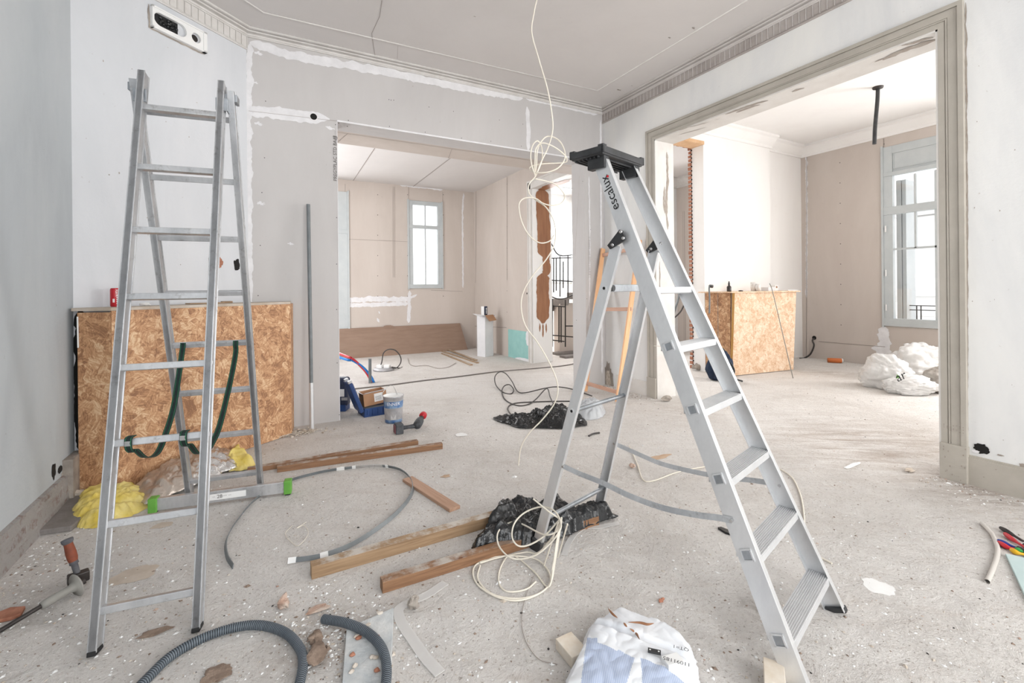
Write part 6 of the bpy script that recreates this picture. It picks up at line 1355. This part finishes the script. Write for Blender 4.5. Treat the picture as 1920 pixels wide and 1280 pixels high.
cable('cable_offcut', [onZ(1104, 817, .008), onZ(1112, 813, .008), onZ(1124, 811, .008)], .008, M_blk_cable, 'tiny offcut of black cable on the floor between the rear legs of the step ladder', n=4)
# ------------------------------------------------------------------ right edge tools
def pliers(name, pts_a, pts_b, jaw, ma, mb_, label):
    t = thing(name, onZ(*pts_a[0]), label, 'pliers'); z = .014
    A = catmull([onZ(u, v, z) for u, v in pts_a], 6); B = catmull([onZ(u, v, z) for u, v in pts_b], 6)
    rr = lambda n_: [.006 + .006 * math.sin(math.pi * min(1, (i + 1) / (n_ * .7))) for i in range(n_)]
    MB().tube(A, rr(len(A)), 10).build('handle', ma, t); MB().tube(B, rr(len(B)), 10).build('handle', mb_, t)
    J = [onZ(u, v, z) for u, v in jaw]; MB().tube(catmull(J, 4), [.012, .014, .014, .012, .010, .009, .008, .006, .004][:len(catmull(J, 4))] if len(catmull(J, 4)) <= 9 else .01, 10).build('jaw', M_darksteel, t)
pliers('gripping_pliers', [(1884, 1000), (1900, 1012), (1922, 1026)], [(1876, 989), (1895, 1000), (1918, 1014)], [(1922, 1022), (1935, 1032), (1950, 1044)], M_redhandle, M_darksteel, 'red-handled pliers, topmost of the three tools at the right edge')
pliers('cutting_pliers', [(1871, 1013), (1888, 1020), (1908, 1028)], [(1872, 1016), (1890, 1026), (1908, 1030)], [(1908, 1028), (1925, 1036), (1945, 1044)], M_bluehandle, M_redhandle, 'pliers with red and blue handles, middle of the three tools at the right edge')
pliers('side_cutting_pliers', [(1895, 1030), (1908, 1036), (1925, 1040)], [(1903, 1029), (1915, 1033), (1930, 1038)], [(1925, 1039), (1940, 1046), (1955, 1054)], M_yellowhandle, M_greenhandle, 'yellow and green handled pliers, lowest of the three tools at the right edge')
P = [onZ(u, v) for u, v in ((1885, 1042), (1930, 1052), (1990, 1140), (1960, 1180), (1920, 1118), (1905, 1085))]
mb = MB(); mb.prism([V((p.x, p.y, 0)) for p in P], (0, 0, .013)); tag(mb.build('plasterboard_offcut', M_tealpale, bevel=.002), 'pale teal plasterboard offcut lying at the right edge under the pliers', 'board')
mb = MB(); mb.tube(catmull([onZ(u, v, .009) for u, v in ((1841, 980), (1855, 995), (1862, 1004), (1870, 1025), (1869, 1045), (1860, 1070), (1851, 1090))], 8), .0095, 12, cap=False); tag(mb.build('pvc_tube', M_pvc), 'bent grey-white plastic tube on the floor left of the pliers', 'tube')

# ------------------------------------------------------------------ paper sack bottom centre
def paper_sack():
    hz = .055
    px = [(1145, 1148), (1163, 1142), (1195, 1152), (1230, 1165), (1262, 1178), (1290, 1195), (1300, 1215), (1309, 1245), (1310, 1275), (1300, 1330), (1180, 1345), (1045, 1330), (1060, 1268), (1085, 1215), (1103, 1170), (1122, 1160)]
    O = [onZ(u, v, hz * .6) for u, v in px]; c = onZ(1190, 1240, hz)
    t = thing('paper_sack', V((c.x, c.y, 0)), 'torn white paper sack with blue printed panels and black numbers, bottom centre', 'sack')
    a0, b0 = onZ(1105, 1168, hz), onZ(1205, 1210, hz); a1 = onZ(1305, 1240, hz)
    def fold(x, y):
        d = 9
        for p, q in ((a0, b0), (b0, a1)):
            w = V((q.x - p.x, q.y - p.y)); v = V((x - p.x, y - p.y)); tt = max(0, min(1, v.dot(w) / w.dot(w))); d = min(d, (v - w * tt).length)
        return d
    def h(x, y, t_):
        f = fold(x, y); e = min(1, t_ * 6)
        return .012 + (.045 + .03 * math.sin(min(1, t_ * 1.2) * 1.5) - .028 * math.exp(-(f / .012) ** 2) + .012 * noise.noise(V((x * 9, y * 9, 4))) + .007 * abs(noise.noise(V((x * 24, y * 24, 7))))) * e
    def world(u, v): return onZ(u, v, hz + .02)
    def inpoly(x, y, P):
        r_ = False; j = len(P) - 1
        for i in range(len(P)):
            if (P[i].y > y) != (P[j].y > y) and x < (P[j].x - P[i].x) * (y - P[i].y) / (P[j].y - P[i].y) + P[i].x: r_ = not r_
            j = i
        return r_
    PA_ = [world(u, v) for u, v in ((1101, 1193), (1120, 1201), (1120, 1207), (1157, 1226), (1160, 1222), (1190, 1239), (1186, 1250), (1170, 1300), (1085, 1300), (1095, 1240))]
    PB_ = [world(u, v) for u, v in ((1201, 1239), (1250, 1258), (1310, 1290), (1290, 1320), (1200, 1320), (1204, 1270))]
    mb = MB(); dome(mb, O, h, 60, 340, jit=.004, mif=lambda c_: 1 if inpoly(c_.x, c_.y, PA_) or inpoly(c_.x, c_.y, PB_) else 0); mb.build('paper', [M_paper, M_print], t)
    # torn slits, print and little black block, all resting on the surface
    def surf(u, v, lift=.003):
        z = hz
        for _ in range(6):
            p = onZ(u, v, z); best = p; tt = .35; z = h(p.x, p.y, .45) + lift
        return onZ(u, v, z + .012)
    for L in (((1140, 1140), (1148, 1150), (1158, 1158)), ((1169, 1167), (1176, 1175)), ((1181, 1178), (1192, 1186), (1199, 1198)), ((1178, 1166), (1200, 1167), (1214, 1170), (1226, 1168))):
        pts = catmull([surf(u, v) for u, v in L], 4); mb = MB(); mb.tube(pts, [.0008 + .0035 * math.sin(math.pi * i / (len(pts) - 1)) for i in range(len(pts))], 6); mb.build('torn_slit', M_peelbrown, t)
    def lay(mb, txt, u, v, ang, size, mi=0):
        p = surf(u, v, .006); xd = CR * math.cos(ang) + CF * math.sin(ang); yd = V((-xd.y, xd.x, 0)); text_mb(mb, txt, p, xd, yd, size, mi, .004)
    mb = MB(); lay(mb, '11091185', 1295, 1246, math.pi - .38, .021); mb.build('printed_number', M_ink, t)
    mb = MB(); lay(mb, 'QT=1', 1292, 1218, math.pi - .38, .021); mb.build('printed_quantity', M_ink, t)
    mb = MB(); p = surf(1227, 1222); xd = CR * .93 - CF * .3; yd = V((-xd.y, xd.x, 0)); mb.obox(p + V((0, 0, .002)), xd * .021, yd * .009, (0, 0, .003)); mb.build('dark_sticker', M_bplastic, t, bevel=.001)
    for sx in (-1, 1): mb = MB(); mb.disc(p + xd * .014 * sx + V((0, 0, .0055)), (0, 0, 1), .003, 10); mb.build('sticker_dot', M_label, t)
    mb = MB()
    for k in range(14): q = surf(1218 + k * 2, 1213 + k * .6); mb.obox(q + V((0, 0, .002)), xd * (.0006 + .0005 * (k % 3)), yd * .004, (0, 0, .0004))
    mb.build('barcode', M_ink, t)
paper_sack()
def block(name, u, v, lx, ly, lz, ang, mats, label, cat='block', u_is=None):
    p = onZ(u, v); xd = CR * math.cos(ang) + CF * math.sin(ang); yd = V((-xd.y, xd.x, 0)); mb = MB(); mb.obox(p + V((0, 0, lz)), xd * lx, yd * ly, (0, 0, lz)); return tag(mb.build(name, mats, bevel=.002, grain=xd), label, cat)
block('pale_wood_block', 1072, 1228, .035, .05, .02, .5, M_blockwood, 'pale wood block sticking out from under the left of the paper sack')
block('pale_wood_offcut', 1452, 1292, .05, .03, .03, 1.1, M_blockwood, 'pale wood offcut at the bottom edge left of the step ladder foot')
block('small_white_block', 1262, 1292, .03, .02, .05, .3, M_label, 'small dusty white block at the bottom edge on the paper sack')
mb = MB(); P = [onZ(u, v) for u, v in ((1346, 992), (1352, 991), (1372, 999), (1374, 1005), (1360, 1001))]; mb.prism([V((p.x, p.y, 0)) for p in P], (0, 0, .012)); tag(mb.build('black_plastic_scrap', M_film), 'small black plastic scrap beside the near rail of the step ladder', 'scrap')

# ------------------------------------------------------------------ rubble pieces one can point to
def piece(name, u, v, s, mat, label, seed, flat=.5, rough=.35, sub=3):
    mb = MB(); p = onZ(u, v); p.z = 0; chunk(mb, p, s, 0, seed, flat=flat, sub=sub, rough=rough); return tag(mb.build(name, mat), label, 'rubble')
piece('brick_fragment', 532, 1138, (.022, .026, .028), M_terracotta2, 'brown and white brick fragment left of the near battens, above the short conduit', 3, .9)
piece('mortar_lump', 776, 1142, (.02, .022, .026), M_stone, 'brown and white mortar lump by the bend of the long milky strip', 9, .9)
piece('mortar_clod', 594, 1232, (.035, .05, .03), M_clod, 'larger brown mortar clod between the two corrugated conduits', 5)
piece('mortar_clod', 592, 1202, (.022, .03, .025), M_clod, 'smaller brown mortar clod between the two corrugated conduits, above the larger', 6)
piece('tile_fragment', 405, 1268, (.045, .035, .012), M_clod, 'flat brown tile fragment inside the arch of the long conduit', 7, .4)
piece('curved_shard', 292, 1186, (.05, .02, .008), M_clod, 'thin brown curved shard between the ladder feet and the long conduit', 11, .4)
piece('paper_flake', 252, 1078, (.08, .06, .003), M_cardflake, 'flat tan flake of paper between the front feet of the rung ladder', 13, .3)
piece('paper_flake', 305, 985, (.05, .03, .003), M_cardflake, 'flat tan flake under the lowest front rungs of the rung ladder', 14, .3)
piece('plaster_flake', 865, 815, (.055, .04, .006), M_label, 'white plaster flake on the floor right of the cordless drill', 15, .4)
piece('tan_disc', 836, 893, (.03, .02, .006), M_cardflake2, 'half round tan disc on the floor above the short reddish board', 16, .4)
piece('plaster_flake', 1650, 1100, (.05, .05, .003), M_label, 'thin white flake on the floor right of the step ladder foot', 17, .3)
piece('terracotta_chip', 1240, 1129, (.014, .008, .008), M_terracotta, 'small orange chip on the floor above the paper sack', 18, .9)
piece('terracotta_chip', 1237, 857, (.10, .03, .004), M_cardflake2, 'flat tan splinter on the floor behind the near spreader strap', 19, .4)
piece('screw_anchor', 1185, 878, (.02, .02, .02), M_terracotta2, 'small brown plug fragment beyond the far spreader strap of the step ladder', 20, .8)
piece('terracotta_chip', 598, 1143, (.04, .02, .01), M_terracotta2, 'pinkish flat brick chip at the open end of the short conduit', 21, .4)
piece('plaster_curl', 1600, 873, (.09, .015, .01), M_label, 'white plaster curl on the floor of the side room threshold', 22, .5)
piece('tan_foam_crumb', 1706, 884, (.04, .02, .015), M_cardflake, 'pale tan crumb near the plinth of the side room casing', 23, .5)
piece('stone_clod', 1308, 694, (.10, .05, .06), M_stone, 'grey mortar clod at the foot of the brick edge', 24, .9)
piece('mortar_clod', 1250, 752, (.06, .04, .03), M_stone, 'crumbled mortar clod at the foot of the far side casing', 25, .9)
mb = MB()
def pebble(mb, p, s, mi):
    d = [V((1, 0, 0)), V((0, 1, 0)), V((-1, 0, 0)), V((0, -1, 0)), V((0, 0, .8))]
    a = random.random() * 6.3; ca, sa = math.cos(a), math.sin(a); el = random.uniform(.5, 1.6)
    vs = []
    for q in d: k = s * random.uniform(.6, 1.3); x, y = q.x * k * el, q.y * k; vs.append(V((p.x + x * ca - y * sa, p.y + x * sa + y * ca, .0005 + q.z * k * .7)))
    mb.add(vs, [(0, 1, 4), (1, 2, 4), (2, 3, 4), (3, 0, 4)], mi)
for k in range(8000):
    r_ = random.random()
    if r_ < .5: u, v = random.uniform(0, 1920), random.uniform(700, 1290); p = onZ(u, v)
    elif r_ < .62: p = V((random.uniform(-1.05, 4), random.uniform(.3, 4.8), 0))
    elif r_ < .70: p = V((XB - .03 - abs(random.gauss(0, .12)), random.uniform(.4, 1.4), 0))
    elif r_ < .76: p = V((XB - .03 - abs(random.gauss(0, .1)), random.uniform(3.9, 4.8), 0))
    elif r_ < .84: p = V((XL + .06 + abs(random.gauss(0, .15)), random.uniform(1.5, 3.9), 0))
    elif r_ < .92: q = onZ(random.gauss(620, 60), random.gauss(1190, 45)); p = q
    else: p = V((random.uniform(4.1, 8.6), random.uniform(0, 4.6), 0))
    if p.y > 9 or p.x > 8.65 or p.x < XL + .06: continue
    if p.y > 4.84 and (p.x < .7 or 3.7 < p.x < 4.45): continue
    if 4.0 < p.x < 4.32 and not 1.4 < p.y < 3.86: continue
    if (p - PL).dot(dn) < .03 or (p.x < .25 and p.y > 3.84 and (p - V((-.874, 3.835, 0))).dot(V((.763, -1.077, 0))) < .02): continue
    s_ = random.choice((.0014, .0018, .0022, .003, .004, .0055)) * (1 + .12 * max(0, p.y))
    if random.random() < .015: s_ *= 2.2
    pebble(mb, p, s_, random.choices((0, 1, 2, 3, 4), (.5, .24, .18, .03, .05))[0])
tag(mb.build('plaster_crumbs', [M_label, M_rubble, M_clod, M_dot, M_terracotta2], loc=(0, 0, 0)), 'fine plaster crumbs and brick grit scattered over the whole floor', 'crumbs', kind='stuff')

GROUPS = {'pine_batten': 'battens lying on the floor', 'wood_lath': 'pale laths by the tall carton', 'corrugated_conduit': 'corrugated conduit lengths', 'plastic_strip': 'milky plastic strips', 'white_cup': 'cups on the right chipboard box',
          'rubble_sack': 'sacks in the side room', 'mortar_clod': 'mortar clods', 'plaster_flake': 'white plaster flakes', 'paper_flake': 'tan paper flakes', 'terracotta_chip': 'terracotta chips', 'chipboard_boxing': 'chipboard boxes round the fireplaces'}
for o in list(bpy.data.objects):
    b = o.name.split('.')[0]
    if b in GROUPS and o.parent is None: o['group'] = GROUPS[b]
